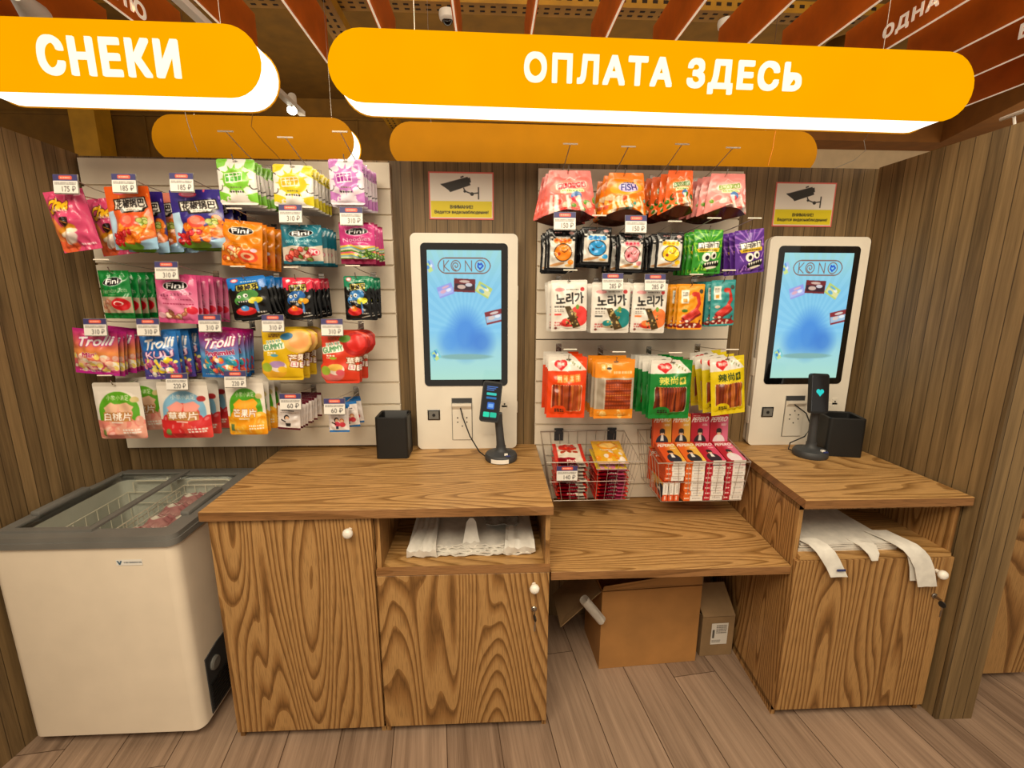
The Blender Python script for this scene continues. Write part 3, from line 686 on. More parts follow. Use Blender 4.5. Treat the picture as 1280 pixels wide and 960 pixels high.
for i, y in enumerate((.09, .135, .18)): A.rect(.18, y, .82-.1*i, y+.022, '#4f7fd0')
A.rect(.2, .26, .78, .33, '#2fd0c0', r=.04); A.rect(.2, .37, .8, .43, '#1a6fb0', r=.04); A.rect(.3, .52, .72, .70, '#2f6fd0', r=.05); A.rect(.36, .56, .66, .66, '#7fb4f0', r=.03); A.rect(.12, .78, .48, .92, '#12e0b0', r=.06); A.rect(.52, .78, .9, .92, '#10c8a0', r=.06)
t1 = terminal((.041, -.185), (.0, 1.153), math.radians(7), -.012, A, 'black card terminal with green lit screen on a round stand, left worktop', [(-.135, -.06, 1.10), (-.12, -.085, 1.05), (-.09, -.12, .98), (-.05, -.16, .925), (-.02, -.19, .912)])
bm = NB(); pts = [(.041+.0675*math.cos(a), -.185+.0675*math.sin(a)) for a in [math.radians(-128+i*8) for i in range(9)]]
for p, q in zip(pts, pts[1:]): slab(bm, [(*p, .904), (*q, .904), (*q, .921), (*p, .921)], .0004)
obj('sticker', bm, 'label', t1)
A = Art(50, 100, '#07080b'); hc = '#16d8d0'; A.ell(.385, .44, .125, .0625, hc); A.ell(.615, .44, .125, .0625, hc); A.poly([(.272, .462), (.5, .585), (.728, .462), (.62, .42), (.38, .42)], hc)
terminal((1.368, -.19), (1.352, 1.178), math.radians(3), -.004, A, 'black card terminal with turquoise heart on its screen, right worktop', [(1.345, -.06, 1.105), (1.40, -.09, 1.06), (1.425, -.10, 1.0), (1.40, -.10, .955), (1.33, -.11, .93), (1.305, -.14, .912), (1.325, -.185, .910)])

# square black bins
def bin_(x0, x1, y0, y1, z1, rz, label):
    b = ((x0+x1)/2, (y0+y1)/2, .9); bm = NB(); w, d = (x1-x0)/2, (y1-y0)/2; h = z1-.9; n = 5
    prof = [(1, 0.001, .012), (1, h, .016), (.93, h+.004, .012), (.86, h-.001, .012), (.84, .02, .01)]
    rings = [[bm.verts.new((p[0], p[1], z)) for p in rrect(-w*s, -d*s, w*s, d*s, r, n)] for s, z, r in prof]
    for A_, B_ in zip(rings, rings[1:]):
        for k in range(len(A_)): bm.faces.new((A_[k], A_[(k+1) % len(A_)], B_[(k+1) % len(A_)], B_[k]))
    bm.faces.new(rings[0]); bm.faces.new(rings[-1]); bmesh.ops.recalc_face_normals(bm, faces=bm.faces)
    bmesh.ops.transform(bm, matrix=Matrix.Translation(b) @ Matrix.Rotation(rz, 4, 'Z'), verts=bm.verts)
    return tag(obj('square_bin', bm, 'black', None, True, b), label, 'bin')
bin_(-.478, -.345, -.165, -.045, 1.075, 0, 'open square black bin on the left worktop beside the first kiosk')
bin_(1.44, 1.585, -.215, -.085, 1.066, math.radians(-12), 'open square black bin on the right worktop behind the heart terminal')

# video surveillance notices
def notice(x0, x1, z0, z1, label):
    A = Art(150, 106, '#e0695c'); A.rect(.02, .03, .98, .97, '#eee6da'); A.rect(.03, .61, .97, .95, '#e6d21c')
    k = '#33302c'
    A.poly([(.24, .24), (.60, .10), (.645, .27), (.33, .42), (.305, .38), (.255, .33), (.20, .28), (.18, .255)], k); A.rect(.60, .12, .645, .22, k, -12); A.line([(.50, .11), (.53, .095)], k, .02); A.line([(.54, .34), (.56, .40), (.66, .45), (.76, .43)], k, .018); A.ell(.555, .40, .02, .028, k); A.ell(.665, .455, .028, .038, k); A.rect(.755, .31, .775, .57, k)
    A.text('ВНИМАНИЕ!', .325, .695, .675, .765, '#3a3512', bold=.03); A.text('Ведется видеонаблюдение!', .085, .805, .915, .885, '#3a3512', bold=.03)
    A.done(); o = flat_art('warning_sign', A, (x0, -.0035, z1), (x1-x0, 0, 0), (0, 0, z0-z1), 'print', thick=.003); return tag(o, label, 'sign')
notice(-.247, .016, 1.875, 2.058, 'yellow and white camera warning sign above the first kiosk')
notice(1.197, 1.459, 1.861, 2.038, 'yellow and white camera warning sign above the second kiosk')

# ------------------------------------------------------------------ hanging signs
def pill(x0, x1, h, n=14):
    r = h/2; P = []
    for i in range(n+1): t = -PI/2+PI*i/n; P.append((x1-r+r*math.cos(t), r*math.sin(t)))
    for i in range(n+1): t = PI/2+PI*i/n; P.append((x0+r+r*math.cos(t), r*math.sin(t)))
    return P
def hang_sign(label, x0, x1, zc, h, yf, yb, tilt, lit, text=None, tx=None, tz=None, cabs=()):
    t = thing('hanging_sign', label, 'sign', ((x0+x1)/2, yf, zc)); xc = (x0+x1)/2; u = (math.cos(tilt), 0, math.sin(tilt)); v = (-math.sin(tilt), 0, math.cos(tilt)); o = Vector((xc, yf, zc))
    P = pill(x0-xc, x1-xc, h); d = .004
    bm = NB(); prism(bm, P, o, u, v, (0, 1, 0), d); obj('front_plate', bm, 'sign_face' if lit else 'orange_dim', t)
    bm = NB(); prism(bm, pill(x0-xc+.004, x1-xc-.004, h-.008), o+Vector((0, d, 0)), u, v, (0, 1, 0), yb-yf-2*d); obj('light_box', bm, 'sign_light', t, label='glowing white side of the sign')
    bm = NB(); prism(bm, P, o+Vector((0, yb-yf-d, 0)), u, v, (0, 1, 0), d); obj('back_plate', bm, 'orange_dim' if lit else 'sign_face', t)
    if text:
        bm = NB(); letters(bm, text, tx[0]-xc, tx[1]-xc, tz[0], tz[1], o, u, v, (0, -1, 0), .004, .036); obj('lettering', bm, 'sign_text', t, label='white raised lettering')
    for cx in cabs:
        bm = NB(); z = zc+h/2+(cx-xc)*math.tan(tilt); y = (yf+yb)/2; tube(bm, [(cx, y, z-.002), (cx, y, 3.25)], .0011, 5); lathe(bm, [(.004, 0), (.004, .02), (.002, .026)], (cx, y, z), seg=8); obj('cable', bm, 'steel', t)
    return t
hang_sign('long lit orange sign reading ОПЛАТА ЗДЕСЬ above the counters', -.462, 1.487, 2.216, .192, -.5, -.375, -.010, True, 'ОПЛАТА ЗДЕСЬ', (.102, .937), (-.043, .050), (-.22, 1.23))
hang_sign('lit orange sign reading СНЕКИ above the snack panel, left', -1.512, -.649, 2.228, .187, -.5, -.375, -.004, True, 'СНЕКИ', (-1.252, -.872), (-.050, .050), (-1.42, -.78))
RS1 = hang_sign('unlit orange back of a sign beyond the wall, above left panel', -1.49, -.61, 2.245, .192, .28, .40, 0, False, cabs=(-1.33, -.72))
RS2 = hang_sign('long unlit orange back of a sign beyond the wall, above right panel', -.452, 1.548, 2.232, .192, .28, .40, -.004, False, cabs=(-.27, 1.32))
for sg, y, px, m in ((RS2, .279, [(1090, 160), (1080, 176), (1082, 188), (1068, 200), (1040, 212)], 'steel'), (RS1, .279, [(316, 140), (314, 158), (330, 178), (345, 193), (356, 206)], 'brown'), (RS2, .279, [(970, 162), (968, 172), (966, 186), (960, 207)], 'orange'), (RS1, .279, [(231, 140), (234, 152), (240, 172), (247, 190)], 'steel')):
    bm = NB(); tube(bm, [at(p, q, y=y) for p, q in px], .0014, 5); obj('loose_wire', bm, m, sg)

# ------------------------------------------------------------------ ceiling: orange baffles, trays, cameras
XS = [-2.2, -1.85, -1.505, -1.15, -.807, -.471, -.142, .188, .526, .845, 1.187, 1.523, 1.86, 2.2, 2.55, 2.91]
pa, pb = at(144, -2, x=-1.495), at(183, 20, x=-1.495); pc = at(1272, 50, x=2.54)
WORDS = {2: ('НЮ', pa.y, pb.y, pa.z+.0, pa.z+.066), 12: ('ОДНА', .085, .365, 2.738, 2.804), 14: ('Б', pc.y-.06, pc.y, pc.z, pc.z+.066)}
NM = ['first', 'second', 'third', 'fourth', 'fifth', 'sixth', 'seventh', 'eighth', 'ninth', 'tenth', 'eleventh', 'twelfth', 'thirteenth', 'fourteenth', 'fifteenth', 'sixteenth']
for i, x in enumerate(XS):
    y0, y1 = (-.6, .62 if x < 2.4 else 1.0)
    t = thing('ceiling_baffle', (f'{NM[i]} orange ceiling baffle from the left' if i not in WORDS else f'orange ceiling baffle with white lettering {WORDS[i][0]}')+', white lower edge', 'ceiling baffle', (x, y0, 2.7), 'orange ceiling baffles')
    bm = NB(); bx(bm, (x-.009, y0, 2.703), (x+.009, y1, 2.905)); obj('board', bm, 'baffle', t)
    bm = NB(); bx(bm, (x-.0038, y0, 2.699), (x+.0038, y1, 2.703)); obj('edge_strip', bm, 'edge', t, label='white lower edge')
    if i in WORDS:
        w, a, b, za, zb_ = WORDS[i]; bm = NB(); s = -1 if x > 0 else 1
        letters(bm, w, 0, abs(b-a), za, zb_, (x+s*.0092, b if s < 0 else a, 0), (0, s, 0), (0, 0, 1), (s, 0, 0), .001, .045); obj('lettering', bm, 'edge', t, label='white letters')  # letters are no lamps; the material's emission is added to brighten them
def tray(y, z, label, x0=-3.2, x1=3.4, along='x'):
    bm = NB(); L = x1-x0
    def P(a, b, c): return (a, b, c) if along == 'x' else (b, a, c)
    def B(a0, b0, c0, a1, b1, c1, mi=0): p, q = P(a0, b0, c0), P(a1, b1, c1); bx(bm, [min(p[k], q[k]) for k in range(3)], [max(p[k], q[k]) for k in range(3)], mi=mi)
    B(x0, y-.05, z, x1, y+.05, z+.002); B(x0, y-.052, z, x1, y-.05, z+.055); B(x0, y+.05, z, x1, y+.052, z+.055)
    n = int(L/.055)
    for k in range(n):
        a = x0+.02+k*.055
        for b in (-.028, .012): B(a, y+b, z-.001, a+.026, y+b+.014, z, 1)
        B(a, y-.0532, z+.022, a+.026, y-.052, z+.038, 1)
    return tag(obj('cable_tray', bm, ['yellow', 'dark'], base=P(x0, y, z)), label, 'cable tray')
tray(.70, 3.0, 'yellow perforated cable tray crossing above the long orange sign')
tray(-.80, 2.93, 'yellow perforated cable tray running back above the gap between signs', .45, 2.4, 'y')
for x, y, z, lb in ((-.213, .725, 2.999, 'white dome camera left of centre under the cable tray'), (1.262, .725, 2.999, 'white dome camera right of centre under the cable tray')):
    t = thing('dome_camera', lb, 'security camera', (x, y, z)); bm = NB(); lathe(bm, [(.03, .0), (.043, -.002), (.045, -.016), (.041, -.036), (.026, -.047)], (x, y, z), seg=20); obj('housing', bm, 'label', t, True)
    bm = NB(); lathe(bm, [(.029, 0), (.027, -.010), (.016, -.022), (0, -.026)], (x, y, z-.040), (0, -.3, 1), 18); obj('lens', bm, 'bezel', t, True)
t = thing('track_spotlight', 'lit white spotlight on a ceiling track between the two orange signs', 'spotlight', (-1.12, .98, 2.6))
bm = NB(); bx(bm, (-1.13, -.2, 2.60), (-1.095, 1.06, 2.625)); obj('track', bm, 'label', t)
d = Vector((.15, -.55, -.8)).normalized(); q = at(365, 138, y=.93)
bm = NB(); lathe(bm, [(.022, -.12), (.028, -.02), (.028, 0)], q, d, 20); tube(bm, [q-d*.08, Vector((-1.11, .9, 2.6))], .008, 8); obj('lamp_body', bm, 'label', t, True)
bm = NB(); lathe(bm, [(.026, 0), (.026, .003), (0, .003)], q, d, 20); obj('bulb', bm, 'lamp', t, label='bright round light')
bm = NB(); lathe(bm, [(.12, .11), (.12, 0), (.105, -.004), (.10, .0), (.10, .1)], at(1055, 52, z=3.14), seg=28); tag(obj('ring_downlight', bm, 'brown', None, True, at(1055, 52, z=3.14)), 'round brown ceiling fixture above right end of the long sign', 'ceiling light')
t = thing('track_bracket', 'white light bar on the top of the right wall', 'light', at(1268, 143, y=-.45)); p = at(1252, 149, y=-.3); q = at(1284, 137, y=-.45)
bm = NB(); tube(bm, [p, q], .007, 8); obj('bar', bm, 'label', t); bm = NB(); tube(bm, [(p+q)/2, (p+q)/2+Vector((0.02, 0, -.06))], .004, 8); obj('stem', bm, 'label', t)
t = thing('track_spotlight', 'white spotlight body above the left end of the СНЕКИ sign', 'spotlight', at(35, 10, y=-.1)); p = at(18, -8, y=-.1); q = at(45, 20, y=.1)
bm = NB(); tube(bm, [p, q], [.02, .05], 16); obj('lamp_body', bm, 'label', t, True); bm = NB(); tube(bm, [p, (p.x, p.y, 3.25)], .006, 8); obj('stem', bm, 'black', t)

# ------------------------------------------------------------------ cardboard boxes in the kneehole
def carton(label, x0, x1, y0, y1, h, rz, flaps, mats=('card', 'cardin')):
    b = ((x0+x1)/2, (y0+y1)/2, 0); t = thing('cardboard_box', label, 'box', b); T = .005; w, d = (x1-x0)/2, (y1-y0)/2
    Q = Matrix.Translation(b) @ Matrix.Rotation(rz, 4, 'Z')
    bm = NB()
    for a, c in (((-w, -d, .001), (w, -d+T, h)), ((-w, d-T, .001), (w, d, h)), ((-w, -d+T, .001), (-w+T, d-T, h)), ((w-T, -d+T, .001), (w, d-T, h)), ((-w+T, -d+T, .001), (w-T, d-T, .006))): bx(bm, a, c)
    bmesh.ops.transform(bm, matrix=Q, verts=bm.verts); obj('box_walls', bm, mats[0], t)
    for qi, quad in enumerate(flaps):
        bm = NB(); slab(bm, quad, .004); bmesh.ops.transform(bm, matrix=Q, verts=bm.verts); obj('flap', bm, mats[0] if qi == 0 else mats[1], t)
    return t
w, d, h = .217, .115, .375
carton('open brown cardboard box with its flaps up, under the low shelf', .448, .882, -.325, -.09, .372, math.radians(3.5), [
    [(-w, -d, h), (w, -d, h), (w, -d+.012, h+.055), (-w+.01, -d+.012, h+.012)],
    [(-w, -d+.01, h-.01), (-w, d, h-.01), (-w-.16, d-.02, h-.16), (-w-.16, -d+.04, h-.19)],
    [(w, -d, h), (w, d, h), (w+.01, d, h+.12), (w+.01, -d+.02, h+.10)]])
t = carton('small brown cardboard box with a white label, beside the larger open box', .915, 1.062, -.285, -.06, .195, math.radians(2), [
    [(-.073, -.112, .197), (.073, -.112, .197), (.06, -.02, .30), (-.09, -.02, .30)], [(-.073, .112, .197), (.073, .112, .197), (.073, .13, .30), (-.073, .13, .30)]], ('cardin', 'cardin'))
A = Art(30, 40, '#ddd8cf'); A.scribble(.3, .08, .92, .5, '#6a6660', 4, 5); A.rect(.08, .3, .2, .7, '#55524d'); A.scribble(.08, .78, .6, .92, '#6a6660', 6, 2)
flat_art('shipping_label', A, (.962, -.2885, .165), (.075, .0026, 0), (0, 0, -.105), 'print', t)
bm = NB(); p, q = at(730, 749, y=-.37), at(752, 775, y=-.352); n = 20; d = (q-p).normalized(); e = d.cross(Vector((0, 0, 1))).normalized(); f = d.cross(e)
A_ = [[bm.verts.new(c+(e*math.cos(2*PI*k/n*1.15)+f*math.sin(2*PI*k/n*1.15))*(.021-.0006*k*.3)) for k in range(n+1)] for c in (p, q)]
for k in range(n): bm.faces.new((A_[0][k], A_[0][k+1], A_[1][k+1], A_[1][k]))
bmesh.ops.solidify(bm, geom=list(bm.faces), thickness=.001)
tag(obj('paper_roll', bm, 'paper', None, True, p), 'white rolled-up paper sticking out of the open cardboard box', 'paper')

# ------------------------------------------------------------------ plastic carrier bags in the niches
def sheet(bm, path, xa, xb, th=.003, nx=10, seed=0, amp=.002, warpx=None):
    "a strip of film following path [(y,z)...] between xa(t) and xb(t)"
    R = random.Random(seed); m = len(path); ph = [R.uniform(0, 6) for _ in range(6)]
    g = lambda a, b: amp*(math.sin(9*a+ph[0])*math.sin(5*b+ph[1])+.6*math.sin(23*a+ph[2]+3*b)+.4*math.sin(31*b+ph[3]))
    rows = []
    for j, (y, z) in enumerate(path):
        t = j/(m-1); r = []
        for i in range(nx+1):
            s = i/nx; a, b = xa(t), xb(t); x = a+(b-a)*s; r.append(bm.verts.new((x, y+g(s*3, t*4)*.6, z+g(s*3+1, t*4))))
        rows.append(r)
    F = [bm.faces.new((rows[j][i], rows[j][i+1], rows[j+1][i+1], rows[j+1][i])) for j in range(m-1) for i in range(nx)]
    bmesh.ops.recalc_face_normals(bm, faces=F)
    bmesh.ops.solidify(bm, geom=F, thickness=th)
K = lambda v: (lambda t: v)
t = thing('plastic_bag_pack', 'crumpled pack of white plastic carrier bags in the left niche', 'plastic bags', (-.08, -.4, .672)); PB = t
bm = NB()
for k in range(5):
    z = .679+.0068*k; f = -.522+.006*k
    sheet(bm, [(-.22, z+.012), (-.30, z+.010), (-.40, z+.004), (-.47, z+.003), (f, z)], lambda t, k=k: -.275+.006*k+.01*t, lambda t, k=k: .13-.008*k+.01*t, .0045, 24, 3+k, .0055)
obj('bag_sheets', bm, 'film', t, True)
bm = NB(); sheet(bm, [(-.24, .735), (-.32, .742), (-.42, .730), (-.50, .722), (-.53, .706), (-.525, .680)], lambda t: -.285-.015*t, lambda t: -.205+.012*t, .004, 9, 9, .007); obj('folded_side', bm, 'film', t, True)
bm = NB(); sheet(bm, [(-.24, .735), (-.34, .742), (-.44, .730), (-.50, .726), (-.525, .708), (-.52, .682)], lambda t: .06-.02*t, lambda t: .145+.012*t, .004, 9, 13, .008)
obj('folded_side', bm, 'film', t, True)
bm = NB(); prism(bm, [(-.03, -.03), (.034, -.03), (.026, .0), (.018, .045), (.008, .058), (-.006, .058), (-.016, .045)], (-.075, -.47, .728), (1, 0, 0), (0, .45, .89), (0, -.6, .4), .002); obj('tear_tab', bm, 'film', t)
bm = NB(); sheet(bm, [(-.20, .75), (-.28, .762), (-.36, .752), (-.42, .736)], lambda t: -.05+.03*t, lambda t: .10, .003, 9, 21, .006); obj('inner_fold', bm, 'filmd', t, True)
PB.location.z -= .0075
t = thing('plastic_bag_pack', 'white plastic carrier bags draped over the front of the right niche', 'plastic bags', (1.3, -.45, .682))
bm = NB()
for k in range(4):
    z = .687+.009*k
    sheet(bm, [(-.20, z+.012), (-.30, z+.012), (-.40, z+.006), (-.50, z), (-.565, z-.001)], lambda t, k=k: 1.098+.004*k-.012*t, lambda t, k=k: 1.40+.05*max(0, t-.4)*2, .006, 14, 31+k, .0016)
obj('bag_sheets', bm, 'film', t, True)
bm = NB(); sheet(bm, [(-.545, .724), (-.585, .722), (-.606, .705), (-.612, .68), (-.618, .65), (-.624, .618)], lambda t: 1.094+.085*t, lambda t: 1.165+.075*t, .002, 5, 41, .001); h1 = obj('handle_strap', bm, 'film', t, True)
bm = NB(); bx(bm, (1.196, -.6275, .642), (1.226, -.6235, .648)); obj('tape_strip', bm, 'blue', h1)
bm = NB(); sheet(bm, [(-.50, .722), (-.555, .722), (-.590, .716), (-.606, .702), (-.612, .678), (-.618, .64), (-.624, .57)], lambda t: 1.385+.12*t, lambda t: 1.47+.105*t, .002, 6, 43, .001); sheet(bm, [(-.595, .700), (-.604, .68), (-.608, .64), (-.610, .585)], lambda t: 1.455+.03*t, lambda t: 1.52+.02*t, .0015, 5, 47, .001); obj('handle_strap', bm, 'film', t, True)
bm = NB(); sheet(bm, [(-.54, .716), (-.585, .712), (-.606, .694), (-.610, .668)], lambda t: 1.285+.045*t, lambda t: 1.365-.012*t, .002, 4, 53, .0008); obj('tear_tab', bm, 'film', t, True)
bm = NB(); sheet(bm, [(-.10, .74), (-.2, .752), (-.30, .745)], K(1.12), K(1.36), .006, 10, 61, .002); obj('inner_fold', bm, 'filmd', t, True)


# ================================================================== GOODS ON HOOKS
def price_art(p):
    A = Art(40, 30, '#e6e1d8'); A.rect(0, 0, 1, .33, '#3a3768'); A.rect(.24, .07, .78, .27, '#e2583f', r=.05); A.scribble(.3, .12, .72, .22, '#f6c9b8', 2, 1); A.scribble(.06, .40, .94, .56, '#6f6a66', len(p), 2); A.text(p, .34, .62, .9, .92, '#3b3838', bold=.0); return A.done()
PR = {}
def hook(x, zh, yt, label, bar, price=None, tpos=None, long=False):
    t = thing('display_hook', label, 'display hook', (x, -.021, zh))
    bm = NB(); tube(bm, [(x, -.021, zh), (x, yt+.012, zh), (x, yt-.002, zh+.006), (x, yt-.008, zh+.022)], .0022, 6); bx(bm, (x-.012, -.0235, zh-.012), (x+.012, -.0205, zh+bar*.5+.01), .001, 1); obj('prong', bm, 'chrome', t, True)
    zb = zh+bar; yb = yt-.03; w = .025
    bx_, bz_ = (tpos.x, tpos.z+.030) if tpos is not None else (x, zb)
    bm = NB(); tube(bm, [(x, -.021, zh+.02), (x, yb*.6, zh+.02+(bz_-zh-.02)*.45), (bx_, yb, bz_)], .0016, 5); tube(bm, [(bx_-w, yb, bz_), (bx_+w, yb, bz_)], .0025, 6, 1); obj('label_wire', bm, ['wire', 'bar'], t, True)
    if price:
        if price not in PR: PR[price] = price_art(price)
        W_, H_ = .076, .058
        bm = NB(); slab(bm, [(bx_-W_/2-.001, yb-.002, bz_+.003), (bx_+W_/2+.001, yb-.002, bz_+.003), (bx_+W_/2+.001, yb-.008, bz_-H_-.001), (bx_-W_/2-.001, yb-.008, bz_-H_-.001)], .0012); obj('tag_holder', bm, 'filmd', t)
        flat_art('price_tag', PR[price], (bx_-W_/2, yb-.005, bz_+.002), (W_, 0, 0), (0, -.006, -H_), 'print', t, .0006)
    return t
def goods(box, art, n, pl, price=None, tag_px=None, shape='flat', bulge=.014, m='pouch', yf=-.27, sp=.028, yaw=0, roll=0, name='candy_bag', cat='candy bag', top=False, back='#8d8c88', gus=None, outline=None, rad=.06, flare=0., crink=1., jit=1., dx=0., alts=None, seed=0, lean=0.):
    x0, y0, x1, y1 = box; cx, cy = (x0+x1)/2, (y0+y1)/2
    T, B = at(cx, y0, y=yf), at(cx, y1, y=yf); W_ = (at(x1, cy, y=yf)-at(x0, cy, y=yf)).x; H_ = (T-B).z; xc = at(cx, cy, y=yf).x
    R = random.Random(hash((int(x0), int(y0))) % 9999+seed)
    ms = [bag_mesh(name, a, W_, H_, shape, bulge, int(x0)+k, m, back, gus, outline, rad, flare, crink) for k, a in enumerate([art]+(alts or []))]
    for i in range(n):
        y = yf+i*sp; j = 0 if i == 0 else jit
        if y > -.03: y = -.03
        which = ORD[i] if i < n-1 or n == 1 else 'rearmost'
        lab = f'{which} of the {pl}' if n > 1 else pl
        clone(ms[i % len(ms)], name, (xc+dx*i+j*R.uniform(-.005, .005), y, T.z-j*R.uniform(0, .006)), (lean, roll+j*R.uniform(-.05, .05), yaw+j*R.uniform(-.09, .09)), lab, cat, pl, (1, 1 if i == 0 else .8, 1))
    tp = at(*tag_px, y=yf-.05) if tag_px else None
    if tp is not None: tp.z -= 0
    zh = T.z-.011
    hook(xc+dx*n*.3, zh, yf-.012, 'wire display hook carrying the '+pl, .085 if top else .045, price, tp)

# ---- artwork
def a_chips():
    A = Art(56, 64, '#d65a83'); A.ell(.22, .82, .30, .20, '#e2724a'); A.ell(.12, .62, .18, .2, '#e8935a'); A.text('Che', .12, .15, .64, .36, '#f5c52e', -8, .06, '#5a1a26', 3, .1); A.scribble(.28, .33, .6, .38, '#f3d0c0', 1, 1); A.ell(.44, .66, .25, .075, '#d99a2e', -10); A.ell(.44, .71, .25, .05, '#f3e6d0', -10); A.ell(.48, .54, .14, .08, '#2b1a1c', -15); A.line([(.40, .52), (.56, .57)], '#c88a40', .02); A.ell(.44, .80, .20, .075, '#e9dcd4', -20); A.scribble(.55, .88, .92, .93, '#f8e0e4', 4, 1); A.ell(.85, .1, .08, .04, '#f6b6c6'); return A
def a_guoba(c, c2):
    A = Art(60, 76, c); A.blobs(3, 7, .1, .0, .95, .3, .035, [c2, '#e86a80'], squash=.5); A.ell(.35, .08, .17, .05, '#e8547c'); A.ell(.35, .08, .13, .035, '#f2a0b4')
    A.poly([(0, .40), (.16, .38), (.22, .6), (.12, .9), (0, .95)], '#bcd8ec'); A.poly([(.06, .84), (.5, .97), (1, .80), (1, 1), (0, 1)], '#a9cde6'); A.ell(.42, .95, .3, .07, '#7fae3e')
    A.poly([(.16, .20), (.88, .16), (.93, .33), (.86, .36), (.84, .40), (.36, .42), (.33, .37), (.18, .38)], '#2a2420'); A.poly([(.19, .215), (.86, .175), (.90, .32), (.80, .34), (.78, .375), (.40, .395), (.38, .35), (.2, .36)], '#f1ece2')
    A.text('花椒锅巴', .22, .20, .86, .335, '#2a2320', -3, .025); A.scribble(.44, .355, .74, .38, '#8a8378', 2, 1)
    A.blobs(5, 26, .30, .50, .92, .88, .085, ['#f0982c', '#e8862a', '#f4ae46'], '#c86a18'); A.ell(.5, .55, .17, .11, '#e2604e'); A.ell(.48, .53, .10, .07, '#ee8a72'); A.blobs(8, 12, .08, .72, .55, .92, .055, ['#c92a2e', '#d8414a'], '#8c1620'); A.blobs(9, 6, .68, .50, .88, .68, .05, ['#8fa63a', '#c8cf7a'], '#5c7424'); return A
def a_burst(c, cd, bg='#eee9e2'):
    A = Art(56, 64, bg); A.poly([(0, 0), (.3, 0), (.22, .16), (0, .22)], c); A.poly([(1, .02), (.78, 0), (.72, .18), (1, .3)], c); A.poly([(0, .7), (.3, .78), (.2, .86), (0, .9)], c); A.poly([(1, .72), (.72, .8), (.8, .92), (1, .96)], c)
    for k in range(12):
        t = 2*PI*k/12; A.poly([(.5+.44*math.cos(t), .45+.36*math.sin(t)), (.5+.22*math.cos(t+.22), .45+.2*math.sin(t+.22)), (.5+.22*math.cos(t-.22), .45+.2*math.sin(t-.22))], c)
    A.ell(.5, .46, .34, .24, c)
    for k in range(5): A.arc((.02, .98, .05, .93, .02)[k], (.3, .32, .62, .58, .46)[k], .09, 200+70*k, 330+70*k, '#3a3636', .022)
    for q, y in ((.31, .38), (.52, .36)): A.rect(q-.08, y-.06, q+.16, y+.16, bg, -6); A.rect(q-.06, y-.04, q+.14, y+.13, cd, -6); A.line([(q-.03, y+.02), (q+.11, y+.0)], bg, .025); A.line([(q+.03, y-.03), (q+.05, y+.12)], bg, .025)
    A.scribble(.36, .61, .64, .66, '#7f7f60', 5, 1); A.scribble(.32, .70, .68, .76, '#3c3838', 6, 1); A.blobs(4, 6, .1, .8, .9, .95, .04, [c, bg]); A.ell(.5, .055, .07, .022, '#8c8880'); return A
def a_oval(bg, bot, txt2, c2, kind, seed):
    A = Art(54, 64, bg); A.rect(0, 0, 1, .045, bot); A.rect(0, .95, 1, 1, bot); R = random.Random(seed)
    if kind == 'ring':
        A.rect(.02, .56, .98, .93, '#e58b2e'); A.blobs(seed, 14, .08, .60, .6, .86, .07, ['#f0c070', '#d86a3a', '#f2d9a0'], '#a8481c'); A.ell(.68, .76, .22, .13, '#e8603a'); A.ell(.68, .76, .14, .08, '#f2c8a0'); A.ell(.68, .76, .07, .04, '#d84a30'); A.ell(.82, .62, .07, .04, '#e8d8e8')
    elif kind == 'berry':
        A.poly([(.0, .58), (.3, .54), (.7, .58), (1, .52), (1, .92), (0, .92)], '#d8cdbf'); A.blobs(seed, 22, .1, .62, .7, .88, .075, ['#d84a48', '#e87868', '#7a9a4a', '#f0b0a0'], '#8c2a2a'); A.ell(.8, .70, .14, .09, '#d8405a'); A.text('90', .70, .64, .92, .76, '#f6e0e0', bold=.03)
    elif kind == 'noodle':
        A.rect(0, .56, 1, .90, '#cfd0b0')
        for k in range(9): A.line([(0, .60+.035*k), (.35, .56+.04*k), (.65, .66+.035*k), (1, .58+.03*k)], ['#e8c84a', '#8fb8c0', '#d8e0c0', '#5c8a3c', '#e87a8a'][k % 5], .045)
        A.blobs(seed, 10, .55, .6, .98, .86, .05, ['#4a7a34', '#7fa84a'], '#24401c'); A.rect(0, .88, 1, 1, bot)
    elif kind == 'melon':
        A.rect(.0, .54, .98, .88, '#b8a890'); A.blobs(seed, 8, .05, .58, .42, .84, .09, ['#b8806a', '#c8a488']); A.ell(.68, .70, .26, .13, '#c9202e'); A.ell(.62, .68, .14, .05, '#f0e0d8'); A.ell(.62, .69, .10, .035, '#c9202e'); A.rect(0, .88, 1, 1, bot)
    else:
        A.vgrad((0, bg), (.35, '#dc7aa0'), (.7, '#e89ab8'), (1, bg)); A.arc(.5, .70, .46, 205, 335, '#f0bcd0', .012); A.blocks(.14, .36, .90, .45, 9, '#dc86aa', '#8c3a5c', -6, 3); A.scribble(.2, .48, .86, .53, '#a8406c', 3, 1); A.scribble(.2, .58, .9, .62, '#a8345e', 4, 1); A.blobs(seed, 12, .25, .72, .78, .88, .06, ['#d8a878', '#b87a5a', '#f0dcc0'], '#8c4a3c'); A.ell(.87, .72, .12, .08, '#d8304a'); A.ell(.12, .84, .12, .06, '#f0c0cc')
    A.oval_logo(.52, .23, .29, 'Fini', .085); A.text(txt2, .12, .37, .90, .46, c2, -4, 0) if txt2 else None; A.scribble(.34, .49, .66, .52, c2, 7, 1); return A
